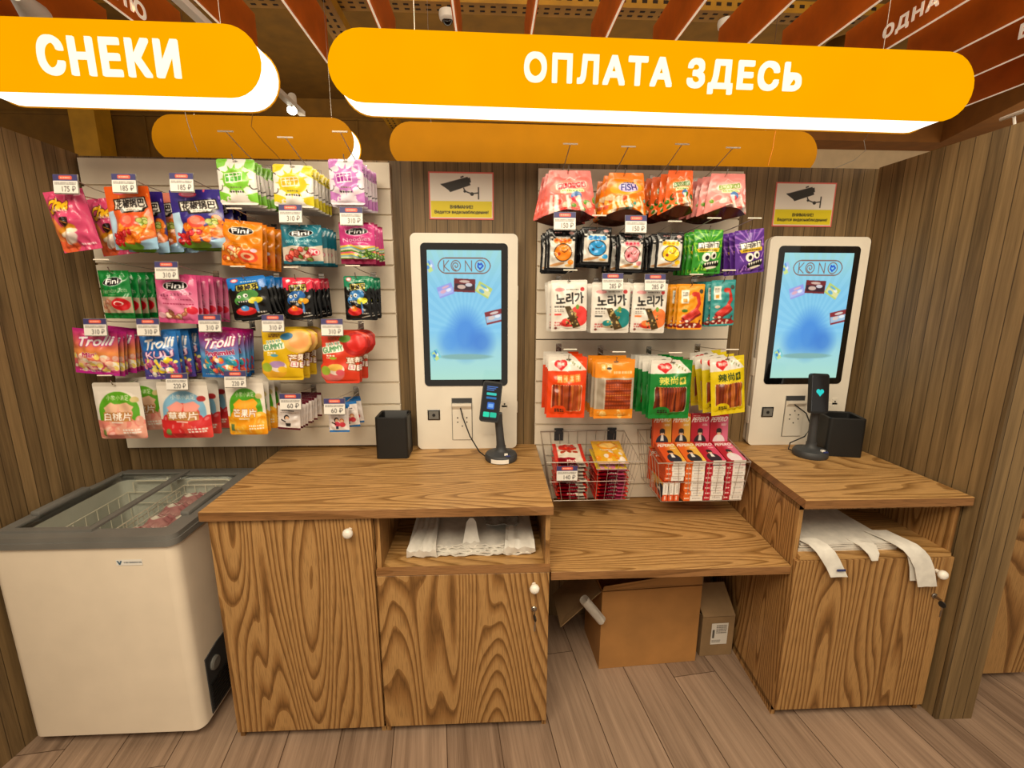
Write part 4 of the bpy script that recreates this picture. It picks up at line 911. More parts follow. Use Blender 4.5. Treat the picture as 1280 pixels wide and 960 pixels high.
def a_sour(top, ball, body, c2):
    A = Art(52, 66, '#17181a'); A.rect(0, 0, 1, .2, top)
    R = random.Random(4)
    for k in range(13):
        x = k/12; A.rect(x-.045, .1, x+.045, .22+R.uniform(.0, .22), top, r=.04)
    A.ell(.2, .075, .1, .045, '#e84a5a'); A.ell(.2, .075, .07, .03, '#f6dcdc'); A.scribble(.36, .10, .78, .135, '#e8e6e0', 2, 1)
    A.poly([(.22, .18), (.80, .145), (.83, .30), (.24, .34)], '#16140c'); A.poly([(.24, .195), (.785, .16), (.81, .29), (.255, .325)], '#e8dc6a'); A.text('酸掉牙', .27, .19, .79, .30, '#16140c', -4, .03)
    A.ell(.45, .46, .24, .14, body); A.ell(.62, .40, .16, .09, body, 20); A.ell(.24, .55, .09, .09, body); A.ell(.28, .45, .05, .035, '#f4f4f0'); A.ell(.44, .43, .06, .045, '#f4f4f0'); A.ell(.29, .455, .02, .016, '#101010'); A.ell(.45, .44, .025, .02, '#101010'); A.poly([(.2, .56), (.55, .54), (.5, .66), (.26, .66)], '#20242a')
    for k in range(5): A.poly([(.24+.06*k, .56), (.29+.06*k, .555), (.265+.06*k, .60)], '#f4f0e6')
    A.ell(.38, .80, .27, .10, '#c92a2e'); A.ell(.38, .755, .20, .055, '#e85a52'); A.ell(.37, .73, .11, .065, ball); A.ell(.34, .71, .035, .02, '#ffffff', al=.7); A.ell(.68, .56, .19, .075, c2, -8); A.ell(.62, .52, .07, .04, '#f0e87a'); A.line([(.66, .62), (.68, .82)], '#5a8ac0', .07); A.scribble(.66, .82, .90, .88, '#cfcac2', 5, 1); A.line([(.62, .94), (.92, .90)], '#d8d4cc', .025); return A
def a_trolli(c1, c2, t2, c3, cols, seed):
    A = Art(60, 64).vgrad((0, c1), (.5, c2), (1, c3)); A.text('Trolli', .16, .15, .92, .34, '#f6f2f4', -7, .045, c1, 3, .1)
    A.text(t2, *((.3, .50, .62, .60) if t2 == 'Mini' else (.2, .40, .9, .54)), '#f4d6ea' if t2 == 'KUU' else '#b8205e', -4, .04, '#7c2a6a' if t2 == 'KUU' else '#f4eef4', 2)
    A.blobs(seed, 46, .05, .58, .95, .90, .065, cols, None); A.rect(0, .95, 1, 1, c3); A.rect(0, 0, 1, .035, c1); A.scribble(.1, .91, .8, .94, '#e8d8e8', 3, 1); return A
def a_gummy(c, c2, fruit, leaf, gt):
    A = Art(66, 78, c); A.ell(.76, .24, .25, .22, fruit); A.ell(.78, .22, .18, .16, '#f0b070' if c != '#d94a2c' else '#d8342c', 25); A.ell(.55, .14, .12, .065, leaf, -10); A.scribble(.20, .10, .42, .16, '#8a5a1c', 3, 2)
    A.rect(.06, .27, .52, .40, '#f0f0e0', -10, r=.03); A.text('GUMMY', .09, .28, .50, .38, '#5c9a6a', -10, .04); A.blocks(.14, .20, .46, .275, 5, '#f4f4e8', '#6aa08a', -10, 2); A.scribble(.16, .43, .38, .52, '#f6eee0', 5, 2); A.ell(.30, .50, .08, .03, '#6ab0c8' if c != '#d94a2c' else '#a8b83a')
    A.ell(.25, .80, .25, .16, '#e8b43a' if c != '#d94a2c' else '#d87a78'); A.ell(.34, .72, .17, .11, '#ece0d4'); A.ell(.33, .68, .15, .07, '#b89ac8' if c != '#d94a2c' else '#e8c060'); A.ell(.42, .78, .09, .06, '#f0c83a' if c != '#d94a2c' else '#e06a78'); A.ell(.12, .74, .10, .09, '#a8c04a')
    for i, (x, y) in enumerate(((.64, .56), (.80, .55), (.66, .68), (.82, .70))): A.text(gt[i], x-.08, y-.065, x+.08, y+.065, '#f8f2e8', 4, .04, '#8c4a20', 3) if i < 2 else A.blocks(x-.08, y-.055, x+.08, y+.055, 1, '#f8f2e8', '#c8788c', 4, i, '#8c4a20')
    return A
def a_slices(dome, c1, c2, t, seed, extra):
    A = Art(60, 70, '#e9e2d8'); A.rect(0, 0, 1, .07, '#d6cec2'); A.ell(.5, .5, .42, .34, dome); A.rect(.08, .5, .92, .8, dome); A.text('小象小满足', .26, .22, .74, .31, '#f4f4ec', 0, .01)
    A.vg = 0; A.rect(0, .66, 1, 1, c1); A.blobs(seed, 26, 0, .66, 1, .97, .14, [c1, c2], None); A.ell(.5, .54, .30, .17, c2)
    A.poly([(.18, .44), (.36, .34), (.5, .40), (.46, .54), (.24, .54)], extra); A.poly([(.5, .38), (.7, .34), (.82, .42), (.74, .54), (.52, .54)], extra); A.ell(.85, .30, .085, .05, '#b83a3c' if seed == 2 else '#d8c890')
    A.rect(.17, .52, .78, .67, '#c89a5c' if seed != 3 else c2); A.text(t, .19, .525, .77, .66, '#fbf6ee', 0, .045, '#b8703c', 2); A.rect(.34, .685, .60, .705, '#f4ece0'); A.scribble(.58, .80, .92, .90, '#faf4ec', seed, 2); A.rect(.07, .80, .17, .92, '#6a8a5c') if seed == 3 else A.ell(.16, .88, .06, .06, '#86a05a'); return A
def a_sachet(c, seed):
    A = Art(40, 46, '#e6dedb'); A.rect(0, 0, 1, .10, c); A.rect(0, .92, 1, 1, c); A.rect(0, .86, 1, .92, '#efe9e6'); A.scribble(.2, .24, .75, .29, '#3a3434', seed, 1); A.scribble(.15, .33, .85, .35, '#8a8280', seed+1, 1)
    A.ell(.42, .52, .12, .10, '#2c2422'); A.ell(.44, .55, .09, .08, '#e8c0a0'); A.ell(.45, .68, .15, .10, '#d8d0cc' if seed == 1 else '#d8506a'); A.line([(.2, .62), (.36, .68)], '#2c2422', .05)
    if seed == 1: A.poly([(.36, .74), (.6, .74), (.58, .86), (.38, .86)], '#2a2a30')
    else: A.ell(.68, .55, .11, .09, '#c87a3c'); A.ell(.68, .57, .08, .07, '#f0c8a8'); A.ell(.70, .70, .13, .10, '#d04a5a'); A.rect(.36, .76, .48, .86, '#26324a')
    return A
def a_gusset(c, c2, logo, lc, cols, seed):
    A = Art(60, 56, c); A.rect(0, 0, 1, .17, c); A.ell(.5, .36, .42, .16, c2, -4)
    if logo: A.ell(.55, .34, .26, .12, '#c6b8dc'); A.text('FISH', .36, .26, .76, .42, '#3a3a8a', 0, .05, '#e8e0f0', 2); A.scribble(.42, .21, .72, .25, '#2c2a4a', 3, 1)
    else: A.rect(.2, .26, .86, .40, '#f2ede0', -6, .8, .04); A.blocks(.24, .27, .84, .385, 6, lc, '#f2ede0', -6, seed); A.rect(.3, .41, .80, .485, '#f0ecc0', -4, r=.03); A.scribble(.34, .425, .78, .47, '#7aa04a', seed, 1); A.line([(.42, .2), (.5, .14), (.62, .2)], '#f6dcd4', .012); A.ell(.62, .56, .10, .10, '#5a84b8'); A.ell(.6, .63, .07, .06, '#d8384c')
    A.blobs(seed, 26, .0, .58, 1, .96, .07, cols, None); R = random.Random(seed)
    for k in range(5): x = R.uniform(.1, .9); A.poly([(x, .55), (x+.05, .55), (x+.1, 1), (x+.02, 1)], '#f4efe8', .75)
    return A
def a_ball(c, cd, cs):
    A = Art(46, 60, '#141416'); A.rect(.08, .19, .93, .92, '#dcd8d0')
    for k in range(9):
        for j in range(2):
            if (k+j) % 2: A.rect(.08+.095*k, .19+.045*j, .175+.095*k, .235+.045*j, '#1c1c1e')
    A.rect(.3, .19, .75, .28, '#dcd8d0'); A.scribble(.22, .075, .46, .12, '#b88a86', 2, 1); A.ell(.8, .10, .09, .04, '#c8a09a')
    for k in range(4): A.ell(.29+.145*k, .29, .085, .06, c); A.ell(.29+.145*k, .285, .045, .028, cd)
    A.ell(.52, .56, .31, .215, '#3a3028'); A.ell(.52, .56, .285, .195, c); A.arc(.56, .46, .12, 10, 150, '#5a3c28', .022); A.ell(.38, .60, .05, .038, cs); A.ell(.8, .78, .10, .06, c); A.ell(.34, .84, .26, .035, '#c89a6a', -12); A.ell(.72, .86, .12, .03, '#d8b070'); return A
def a_slime(c, cd, cl):
    A = Art(50, 64, c); R = random.Random(6)
    for k in range(22): x, y = R.uniform(0, 1), R.uniform(0, 1); A.line([(x, y), (x+R.uniform(-.08, .08), y+R.uniform(.05, .14))], R.choice([cd, cl]), .03)
    for k in range(9): t = -PI+PI*k/8; A.poly([(.5, .34), (.5+.7*math.cos(t), .34+.6*math.sin(t)), (.5+.7*math.cos(t+.12), .34+.6*math.sin(t+.12))], cl, .7)
    A.blocks(.14, .29, .86, .44, 4, '#f6f3ea', '#3a3836', -4, 5, '#17181a'); A.poly([(.1, .44), (.9, .41), (.86, .50), (.16, .52)], '#e8c83a'); A.scribble(.2, .445, .8, .49, '#3c2a14', 3, 1)
    A.ell(.44, .63, .13, .10, '#f2efe4'); A.ell(.68, .59, .11, .085, '#f2efe4'); A.ell(.46, .64, .06, .05, '#17181a'); A.ell(.69, .60, .05, .042, '#17181a'); A.ell(.62, .80, .28, .09, '#17181a', -8)
    for k in range(6): A.poly([(.38+.085*k, .765-.012*k), (.46+.085*k, .755-.012*k), (.42+.085*k, .83-.012*k)], '#f4f0e0')
    A.ell(.60, .865, .24, .03, '#efe9d8', -8); A.blobs(7, 8, .1, .88, .9, .97, .05, [cl, cd]); return A
def a_nori(c, c2, seed):
    A = Art(58, 80, '#e6e1d8'); A.ell(.76, .70, .26, .20, c); A.text('노리가', .14, .25, .88, .46, '#26221f', -3, .035); A.ell(.24, .185, .13, .035, '#e2a0a0'); A.scribble(.42, .17, .76, .20, '#5a544e', 3, 1); A.ell(.86, .18, .055, .04, '#c8383a')
    A.scribble(.10, .49, .36, .54, '#4c4642', 4, 1); A.scribble(.10, .56, .34, .62, '#9a928a', 5, 2); A.rect(.09, .645, .28, .68, c if seed != 2 else '#5a5a58'); A.ell(.5, .84, .26, .07, c2); A.ell(.42, .80, .12, .06, c)
    A.poly([(.36, .51), (.52, .50), (.82, .90), (.62, .94)], '#5c4a2a'); A.blobs(seed, 26, .42, .54, .74, .88, .03, ['#a8894e', '#3a3a20', '#c8b070'], None); A.ell(.72, .52, .05, .05, '#7aa04a'); A.scribble(.10, .80, .32, .90, '#c86a6a', 6, 2); A.ell(.13, .93, .035, .025, '#8a4a4a'); A.ell(.5, .03, .05, .014, '#55504a'); A.rect(0, .955, 1, 1, '#d5cfc5'); return A
def a_jerky(c, c2):
    A = Art(42, 72, c); A.rect(.10, .13, .38, .42, '#e8e6da'); A.scribble(.15, .17, .33, .27, '#8a8a80', 2, 3); A.rect(.17, .32, .31, .39, '#d8a03a'); A.ell(.62, .22, .14, .05, '#c8402a'); A.line([(.72, .22), (.80, .42), (.70, .55)], '#c83a2c', .13); A.ell(.86, .16, .08, .05, '#4a4a40')
    A.ell(.5, .92, .5, .08, '#a82a24'); A.poly([(.14, .74), (.72, .52), (.92, .66), (.34, .88)], '#8c1c18'); A.poly([(.18, .71), (.70, .51), (.88, .62), (.36, .83)], '#c8302a')
    for k in range(4): A.line([(.22+.045*k, .72+.025*k), (.72+.045*k, .53+.025*k)], '#e2685a', .02)
    A.blobs(3, 22, .05, .80, .95, .95, .055, ['#b83a2c', '#e8d8c8', '#7a1c1a'], None); A.rect(.0, .965, 1, 1, c); A.ell(.25, .58, .10, .035, c2); return A
def a_strip(c, t, tc, wc, seed, heart=True, lab='#2c2a20'):
    A = Art(60, 84, c)
    if heart:
        A.poly([(0, 0), (.68, 0), (1, .21), (0, .23)], '#e9e4da'); A.ell(.255, .115, .10, .055, '#d82a2e'); A.ell(.385, .105, .10, .055, '#d82a2e'); A.poly([(.16, .135), (.48, .125), (.33, .22)], '#d82a2e'); A.scribble(.22, .09, .42, .15, '#f6d8d0', 3, 1); A.blocks(.5, .085, .86, .145, 5, '#e9e4da', '#6a7a3a', 28, 4); A.blocks(.22, .085, .43, .145, 2, '#e88a80', '#f8e4dc', 0, 6)
        (A.text(t, .2, .27, .64, .40, tc, -2, .04), A.blocks(.67, .275, .86, .40, 1, tc, c, -2, 3)) if t else A.blocks(.22, .28, .84, .40, 4, '#f0a050', '#f8d8a8', -3, seed)
    else:
        A.rect(0, 0, 1, .30, c); A.blocks(.14, .08, .42, .18, 2, '#f4c878', '#f8ecd4', 0, 3); A.ell(.34, .15, .06, .02, '#3a2a1c'); A.scribble(.45, .18, .92, .25, '#f2d6a8', 4, 1)
        A.rect(0, .30, 1, .83, '#bfb4a4'); A.rect(.06, .30, .22, .83, '#a89c8a')
    R = random.Random(seed)
    if heart:
        A.rect(.11, .44, .89, .88, '#e6dcc8', r=.05); A.rect(.125, .45, .875, .872, wc, r=.05)
        for k in range(11): x = .16+.066*k; A.line([(x, .46), (x+R.uniform(-.03, .06), .86)], R.choice(['#a8552a', '#7c3218', '#c87a3c', '#8c3c1c']), .05)
        A.ell(.30, .87, .20, .09, c); A.scribble(.2, .835, .46, .90, lab, 5, 2)
    else:
        A.rect(.26, .33, .92, .83, '#a04a1c')
        for k in range(14): y = .335+.035*k; A.line([(.27, y+.01), (.91, y+.01+R.uniform(-.006, .006))], R.choice(['#c8662c', '#7c3214', '#b85424', '#d88a44']), .024)
        for k in range(10): x = .28+.065*k; A.line([(x, .34), (x+.01, .82)], '#8c3c18', .012)
        A.blobs(seed, 16, .05, .86, .95, .97, .06, ['#f0c878', '#e8a03c'])
    A.ell(.52, .045, .07, .012, '#6a6258'); return A

# ---- left panel, row by row
G = goods
G((62, 238, 108, 314), a_chips(), 2, 'bright pink crisp bags at the far upper left', '175 ₽', (82, 231), 'pillow', .045, sp=.10, yaw=.12, roll=-.16, name='crisp_bag', cat='snack bag', dx=.055, rad=0, back='#a04060', yf=-.29)
G((136, 233, 191, 312), a_guoba('#d9682a', '#e88a3c'), 4, 'orange and purple rice-crust pouches, second hook of top row', '185 ₽', (155, 230), 'pouch', .03, sp=.05, roll=-.03, name='snack_pouch', cat='snack pouch', alts=[a_guoba('#3c2a78', '#7a5ab0'), a_guoba('#d98a78', '#e8b0a0'), a_guoba('#3c2a78', '#7a5ab0')], back='#3a2c30', dx=.012, rad=.03, yf=-.28)
G((216, 237, 280, 310), a_guoba('#43378c', '#8a6ac0'), 4, 'purple rice-crust pouches left of the green sachets', '185 ₽', (227, 229), 'pouch', .03, sp=.05, roll=-.02, name='snack_pouch', cat='snack pouch', back='#2c2a34', rad=.03)
G((273, 199, 321, 256), a_burst('#8fce4a', '#58b032'), 8, 'lime green and white sachets in the top row', None, None, 'flat', .016, top=True, sp=.027, name='candy_sachet', cat='candy sachet', back='#6f7064')
G((343, 206, 393, 259), a_burst('#e2d23a', '#d8b41c'), 6, 'yellow and white burst sachets in the top row', None, None, 'flat', .016, top=True, sp=.034, name='candy_sachet', cat='candy sachet', back='#7c7a5c', roll=.04)
G((412, 199, 455, 256), a_burst('#c98ac8', '#a8389c', '#eadfe8'), 6, 'lilac and white sachets ending the top row', None, None, 'flat', .016, top=True, sp=.034, name='candy_sachet', cat='candy sachet', back='#8a7c88')
G((280, 276, 331, 334), a_oval('#e8941c', '#d8820f', None, '#f6c890', 'ring', 11), 4, 'orange candy bags with black oval logo', None, None, 'pillow', .026, sp=.045, roll=.10, rad=0, back='#a8640f')
G((353, 281, 403, 330), a_oval('#1f7f92', '#176878', 'Wild Strawberries', '#e2eef0', 'berry', 12), 5, 'teal candy bags with black oval logo', '310 ₽', (363, 268), 'pillow', .026, sp=.042, rad=0, back='#12505c')
G((425, 278, 469, 330), a_oval('#cf4f92', '#8c1f4c', 'Noodles', '#f4dce8', 'noodle', 13), 4, 'pink candy bags with noodle strips and black oval logo', '310 ₽', (439, 271), 'pillow', .026, sp=.04, rad=0, back='#8c2c60')
G((127, 338, 165, 398), a_oval('#158a44', '#0f7a3a', 'Watermelon Slices', '#d8c8b0', 'melon', 14), 5, 'green candy bags with watermelon slices and black oval logo', None, None, 'pillow', .022, sp=.04, rad=0, back='#0c5a2c')
G((198, 343, 249, 404), a_oval('#d0578c', '#b8406f', None, '#f0d0dc', 'marsh', 15), 7, 'rose pink candy bags with marshmallows and black oval logo', '310 ₽', (208, 339), 'pillow', .022, sp=.032, roll=.05, rad=0, back='#8c2c4c')
G((285, 346, 334, 399), a_sour('#1f84d0', '#5aa8e8', '#5c9a54', '#d8cf3c'), 5, 'black sour candy sachets with blue drips', None, None, 'flat', .014, sp=.035, roll=-.10, name='candy_sachet', cat='candy sachet', back='#141414')
G((355, 347, 392, 399), a_sour('#dc3c58', '#f08a2c', '#3f78b8', '#e0a82c'), 6, 'black sour candy sachets with red drips', None, None, 'flat', .014, sp=.032, name='candy_sachet', cat='candy sachet', back='#141414')
G((431, 345, 464, 400), a_sour('#1f8c68', '#e88a30', '#4f8fc8', '#d8d83c'), 4, 'black sour candy sachets with green drips', None, None, 'flat', .014, sp=.045, name='candy_sachet', cat='candy sachet', back='#141414')
G((96, 412, 151, 468), a_trolli('#c0388c', '#e8a05c', 'Mini', '#c0389a', ['#f2e6d0', '#f0c8b0', '#f6f0e0', '#e8b8a8', '#f0d878'], 21), 6, 'magenta candy bags full of pale eggs, lower left', '310 ₽', (119, 410), 'pillow', .024, sp=.026, roll=.10, rad=0, back='#6c2c6a')
G((178, 414, 224, 474), a_trolli('#3f86c8', '#2c6fb4', 'KUU', '#6a4f9c', ['#f0d83c', '#f4e88a', '#b8508c', '#e8a0b8', '#f2ece0'], 22), 5, 'blue candy bags with yellow and pink sweets', '310 ₽', (185, 410), 'pillow', .024, sp=.03, rad=0, back='#2c3c6c')
G((252, 413, 300, 472), a_trolli('#a81f6c', '#6fa8d8', 'Pingumini', '#2f74b4', ['#3aa8c0', '#e8a83c', '#e86a5c', '#c8385c', '#f0e0d0', '#7a2c6c'], 23), 5, 'purple and blue candy bags with penguin sweets', '310 ₽', (262, 405), 'pillow', .024, sp=.03, rad=0, back='#1f2c5c', roll=.04)
OUT = [(0, .08, .84), (.03, .06, .92), (.1, .06, 1), (.3, .06, 1), (.42, .06, .92), (.48, .05, .82), (.6, .05, .80), (.66, .0, .80), (.86, .0, .79), (.93, .06, .79), (1, .10, .78)]
G((326, 411, 391, 475), a_gummy('#e0bc14', '#c8a010', '#e8c070', '#3f86b0', '芒果'), 3, 'yellow fruit-shaped gummy pouches in the fourth row', '310 ₽', (341, 405), 'flat', .02, m='matte', sp=.06, name='gummy_pouch', cat='candy pouch', outline=OUT, rad=.02, back='#8c7410')
G((400, 414, 461, 479), a_gummy('#d94a2c', '#c83a20', '#b8241c', '#6a9a34', '草莓'), 3, 'red fruit-shaped gummy pouches in the fourth row', '310 ₽', (415, 410), 'flat', .02, m='matte', sp=.06, name='gummy_pouch', cat='candy pouch', outline=OUT, rad=.02, back='#8c2c1c')
G((121, 478, 180, 548), a_slices('#6ab02c', '#e8968a', '#f0b4a0', '白桃片', 1, '#f0c8a8'), 2, 'white and peach pink fruit slice pouches, bottom row', None, None, 'pouch', .02, m='matte', sp=.11, name='fruit_pouch', cat='snack pouch', back='#8a8478', rad=.05)
G((200, 477, 263, 547), a_slices('#8fc0dc', '#d8383c', '#e85a50', '草莓片', 2, '#f0a89c'), 3, 'white and strawberry red fruit slice pouches, bottom row', '220 ₽', (221, 478), 'pouch', .02, m='matte', sp=.07, name='fruit_pouch', cat='snack pouch', back='#8a8478', rad=.05)
G((284, 474, 332, 543), a_slices('#5fae2c', '#f0a81c', '#f4bc3c', '芒果片', 3, '#f0b030'), 4, 'white and mango yellow fruit slice pouches, bottom row', '220 ₽', (294, 475), 'pouch', .018, m='matte', sp=.045, name='fruit_pouch', cat='snack pouch', back='#8a8474', rad=.05)
G((349, 504, 377, 537), a_sachet('#6c1f34', 1), 9, 'small white sachets with dark red ends', '60 ₽', (363, 503), 'flat', .010, sp=.026, name='small_sachet', cat='candy sachet', back='#b8aeaa', roll=.08, rad=0)
G((411, 507, 436, 540), a_sachet('#2f7fc0', 2), 6, 'small white sachets with blue ends', '60 ₽', (418, 509), 'flat', .010, sp=.040, name='small_sachet', cat='candy sachet', back='#b8b4ae', rad=0, jit=2.2)
# ---- right panel
G((681, 213, 742, 272), a_gusset('#e88078', '#e89a8c', False, '#c02c3c', ['#d84a3c', '#e87060', '#c8302c', '#f0c8b0', '#6a9a3c'], 31), 3, 'coral pink bottom-gusset pouches, first of the top row', None, None, 'pouch', .045, top=True, sp=.05, flare=.32, gus='#5a2018', name='gummy_pouch', cat='candy pouch', rad=.02, back='#5c241c', dx=-.008)
G((757, 216, 806, 271), a_gusset('#f08a1c', '#f4a83c', True, '#fff', ['#f0a030', '#7ab0a0', '#e8c8a0', '#c85a2c', '#5a9a8c'], 32), 3, 'orange bottom-gusset pouches with violet oval emblem', None, None, 'pouch', .045, top=True, sp=.05, flare=.25, gus='#5a2a14', name='gummy_pouch', cat='candy pouch', rad=.02, back='#6a3410', dx=-.010)
G((832, 213, 866, 266), a_gusset('#f0783a', '#f08a4c', False, '#3a7a2c', ['#4c8a34', '#e8803c', '#f0c8a0', '#2c6a2c', '#d86a3c'], 33), 5, 'orange and green bottom-gusset pouches, third of the top row', None, None, 'pouch', .04, top=True, sp=.04, flare=.22, gus='#5a2414', name='gummy_pouch', cat='candy pouch', rad=.02, back='#5c2c18', dx=-.012)
G((884, 217, 932, 268), a_gusset('#ec9a94', '#f0aca4', False, '#8aa83c', ['#f0b0a8', '#e88a7c', '#f4d8d0', '#7aa83c', '#d8685c'], 34), 5, 'pale pink bottom-gusset pouches, last of the top row', None, None, 'pouch', .04, top=True, sp=.035, flare=.25, gus='#5c281c', name='gummy_pouch', cat='candy pouch', rad=.02, back='#5c2c28', dx=-.008)
for bxx, c, cd, cs, n, w, pr, tp in (((685, 286, 721, 339), '#f0942c', '#d8601c', '#b84a1c', 5, 'an orange ball', '150 ₽', (706, 277)), ((727, 284, 764, 331), '#3fa4dc', '#1f74b8', '#3a4a6a', 4, 'a blue ball', None, None), ((773, 291, 805, 340), '#f0a4ac', '#d83c5c', '#b8304a', 5, 'a pink ball', '150 ₽', (795, 281)), ((820, 291, 854, 338), '#f0cc1c', '#d89a10', '#9a3c1c', 5, 'a yellow ball', None, None)):
    G(bxx, a_ball(c, cd, cs), n, f'black sachets with {w}', pr, tp, 'flat', .016, sp=.04, name='candy_sachet', cat='candy sachet', back='#121214', rad=.02, roll=.02, dx=-.003)
G((866, 287, 902, 342), a_slime('#3f9a34', '#1f6a24', '#a8d84a'), 5, 'green sachets with staring eyes and teeth', None, None, 'flat', .014, sp=.035, name='candy_sachet', cat='candy sachet', back='#1c4a1c', rad=.02, dx=-.003)
G((914, 287, 954, 342), a_slime('#6a3f9c', '#3c2468', '#b88ad8'), 7, 'purple sachets with staring eyes and teeth', None, None, 'flat', .014, sp=.032, name='candy_sachet', cat='candy sachet', back='#2c1c44', rad=.02, roll=-.12, yaw=.15, top=False, dx=-.004)
for bxx, c, c2, s, w, pr, tp in (((688, 350, 733, 414), '#e8504c', '#c8302c', 1, 'a red pepper circle', None, None), ((739, 353, 787, 416), '#1f8c8c', '#b8a890', 2, 'a teal circle', '285 ₽', (766, 353)), ((790, 354, 833, 416), '#ee8a4c', '#d8482c', 3, 'an orange circle', '285 ₽', (819, 354))):
    G(bxx, a_nori(c, c2, s), 3, f'white seaweed snack pouches printed with {w}', pr, tp, 'flat', .016, m='matte', sp=.05, name='seaweed_pouch', cat='snack pouch', back='#8a857c', rad=.03, roll=.02*(s-2), dx=-.004)
G((847, 355, 879, 412), a_jerky('#eaa21c', '#5a8a3c'), 7, 'amber jerky sachets with red meat strips', None, None, 'flat', .012, m='matte', sp=.028, name='jerky_sachet', cat='snack sachet', back='#8c5c10', rad=.03, dx=-.003)
G((887, 350, 917, 407), a_jerky('#3f9c9c', '#e8d8c8'), 6, 'turquoise jerky sachets with red meat strips', None, None, 'flat', .012, m='matte', sp=.03, name='jerky_sachet', cat='snack sachet', back='#14504c', rad=.03, roll=-.04, dx=-.003)
G((685, 446, 733, 522), a_strip('#e8561c', '', '#f8d8a8', '#b8562c', 41), 4, 'red-orange spicy strip bags with white top corner', None, None, 'pillow', .022, sp=.055, name='snack_bag', cat='snack bag', back='#9c3c10', rad=0, crink=.7, roll=.02)
G((743, 449, 792, 523), a_strip('#ec9a2c', '', '#fff', '#a04a1c', 42, False), 5, 'amber spicy strip bags with a clear window', None, None, 'flat', .018, sp=.035, name='snack_bag', cat='snack bag', back='#a87a40', rad=0)
G((812, 450, 863, 523), a_strip('#1c8c3c', '辣尚', '#e8d86a', '#5c2414', 43), 6, 'green spicy strip bags with white top corner', None, None, 'pillow', .022, sp=.036, name='snack_bag', cat='snack bag', back='#0f5c28', rad=0, crink=.7, dx=-.004)
G((884, 446, 926, 518), a_strip('#e2cc1c', '辣尚', '#4a5a1c', '#8c4a1c', 44), 4, 'yellow spicy strip bags with white top corner', None, None, 'pillow', .022, sp=.055, name='snack_bag', cat='snack bag', back='#8c7c10', rad=0, crink=.7, roll=-.12, dx=-.004)

# ------------------------------------------------------------------ wire baskets on the lower panel
def basket(label, xa0, xa1, zt, yt, xb0, xb1, zb, yb_, price=None):
    "open-topped wire basket: wide rim (front yt), narrower bottom"
    t = thing('wire_basket', label, 'basket', ((xa0+xa1)/2, -.022, zb)); yw = -.028; bm = NB(); r = .0012; zk = zt+.055
    lp = lambda a, b, k: a+(b-a)*k
    tube(bm, [(xa0, yt, zt), (xa1, yt, zt), (xa1, yw, zk), (xa0, yw, zk)], .0024, 6, close=True)
    for k in (.5, 1.): tube(bm, [(lp(xa0, xb0, k), lp(yt, yb_, k), lp(zt, zb, k)), (lp(xa1, xb1, k), lp(yt, yb_, k), lp(zt, zb, k)), (lp(xa1, xb1, k), yw, lp(zk, zb, k)), (lp(xa0, xb0, k), yw, lp(zk, zb, k))], r, 5, close=True)
    n = 9
    for i in range(n+1):
        k = i/n; tube(bm, [(lp(xa0, xa1, k), yt, zt), (lp(xb0, xb1, k), yb_, zb), (lp(xb0, xb1, k), yw, zb), (lp(xa0, xa1, k), yw, zk)], r, 5)
    for s in (0, 1):
        for i in range(1, 7):
            k = i/7; tube(bm, [((xa0, xa1)[s], lp(yt, yw, k), lp(zt, zk, k)), ((xb0, xb1)[s], lp(yb_, yw, k), zb)], r, 5)
    obj('wire_frame', bm, 'wire', t)
    for k in (.22, .86):
        x = lp(xa0, xa1, k); bm = NB(); bx(bm, (x-.02, -.0275, zk-.045), (x+.02, -.0212, zk+.012), .001); bx(bm, (x-.014, -.034, zk-.012), (x+.014, -.027, zk+.004)); obj('mount', bm, 'dkgrey', t)
    if price:
        A = price_art(price); flat_art('price_tag', A, price_pos, (.084, 0, 0), (0, -.004, -.060), 'print', t, .001)
    return t
price_pos = (.262, -.2765, .902)
basket('left wire basket on the lower panel, holding two piles of sweet packs', .222, .602, .915, -.27, .255, .572, .740, -.25, '140 ₽')
basket('right wire basket on the lower panel, full of red and orange stick boxes', .664, 1.044, .918, -.30, .697, 1.034, .740, -.275)
def a_pack(c, c2, c3, s):
    if s in (51, 53):
        A = Art(44, 56, '#e6dccb' if s == 51 else c); A.rect(0, 0, .12, 1, '#d8402c'); A.rect(.88, 0, 1, 1, '#d8402c')
        if s == 51:
            A.ell(.48, .28, .3, .22, '#d83a24'); A.blobs(2, 14, .25, .12, .75, .42, .05, ['#e85a3a', '#b8281c'])
            for k in range(3): A.ell(.3+.2*k, .55, .09, .05, '#b84a24')
        else: A.blobs(s, 20, .15, .1, .85, .9, .1, [c2, c3, '#c83a5a'])
        A.rect(.10, .80, .34, 1, '#8c1424'); A.rect(.34, .80, .66, 1, '#a82434' if s == 51 else '#8c1834'); A.rect(.66, .80, .9, 1, '#e6dccb' if s == 51 else '#c85a7a')
        for k in range(5): A.ell(.40+.06*k, .9, .022, .03, '#f0e6da')
        return A
    A = Art(44, 56, c); A.rect(0, 0, 1, .05, '#d8b8b0'); A.rect(0, .95, 1, 1, '#d8b8b0'); A.ell(.5, .30, .36, .16, c2); A.ell(.5, .30, .28, .11, c3); A.blobs(s, 12, .08, .52, .92, .9, .11, [c2, c3, '#f0e4d8'], None); A.scribble(.2, .46, .8, .51, '#f6f0e8', s, 1); return A
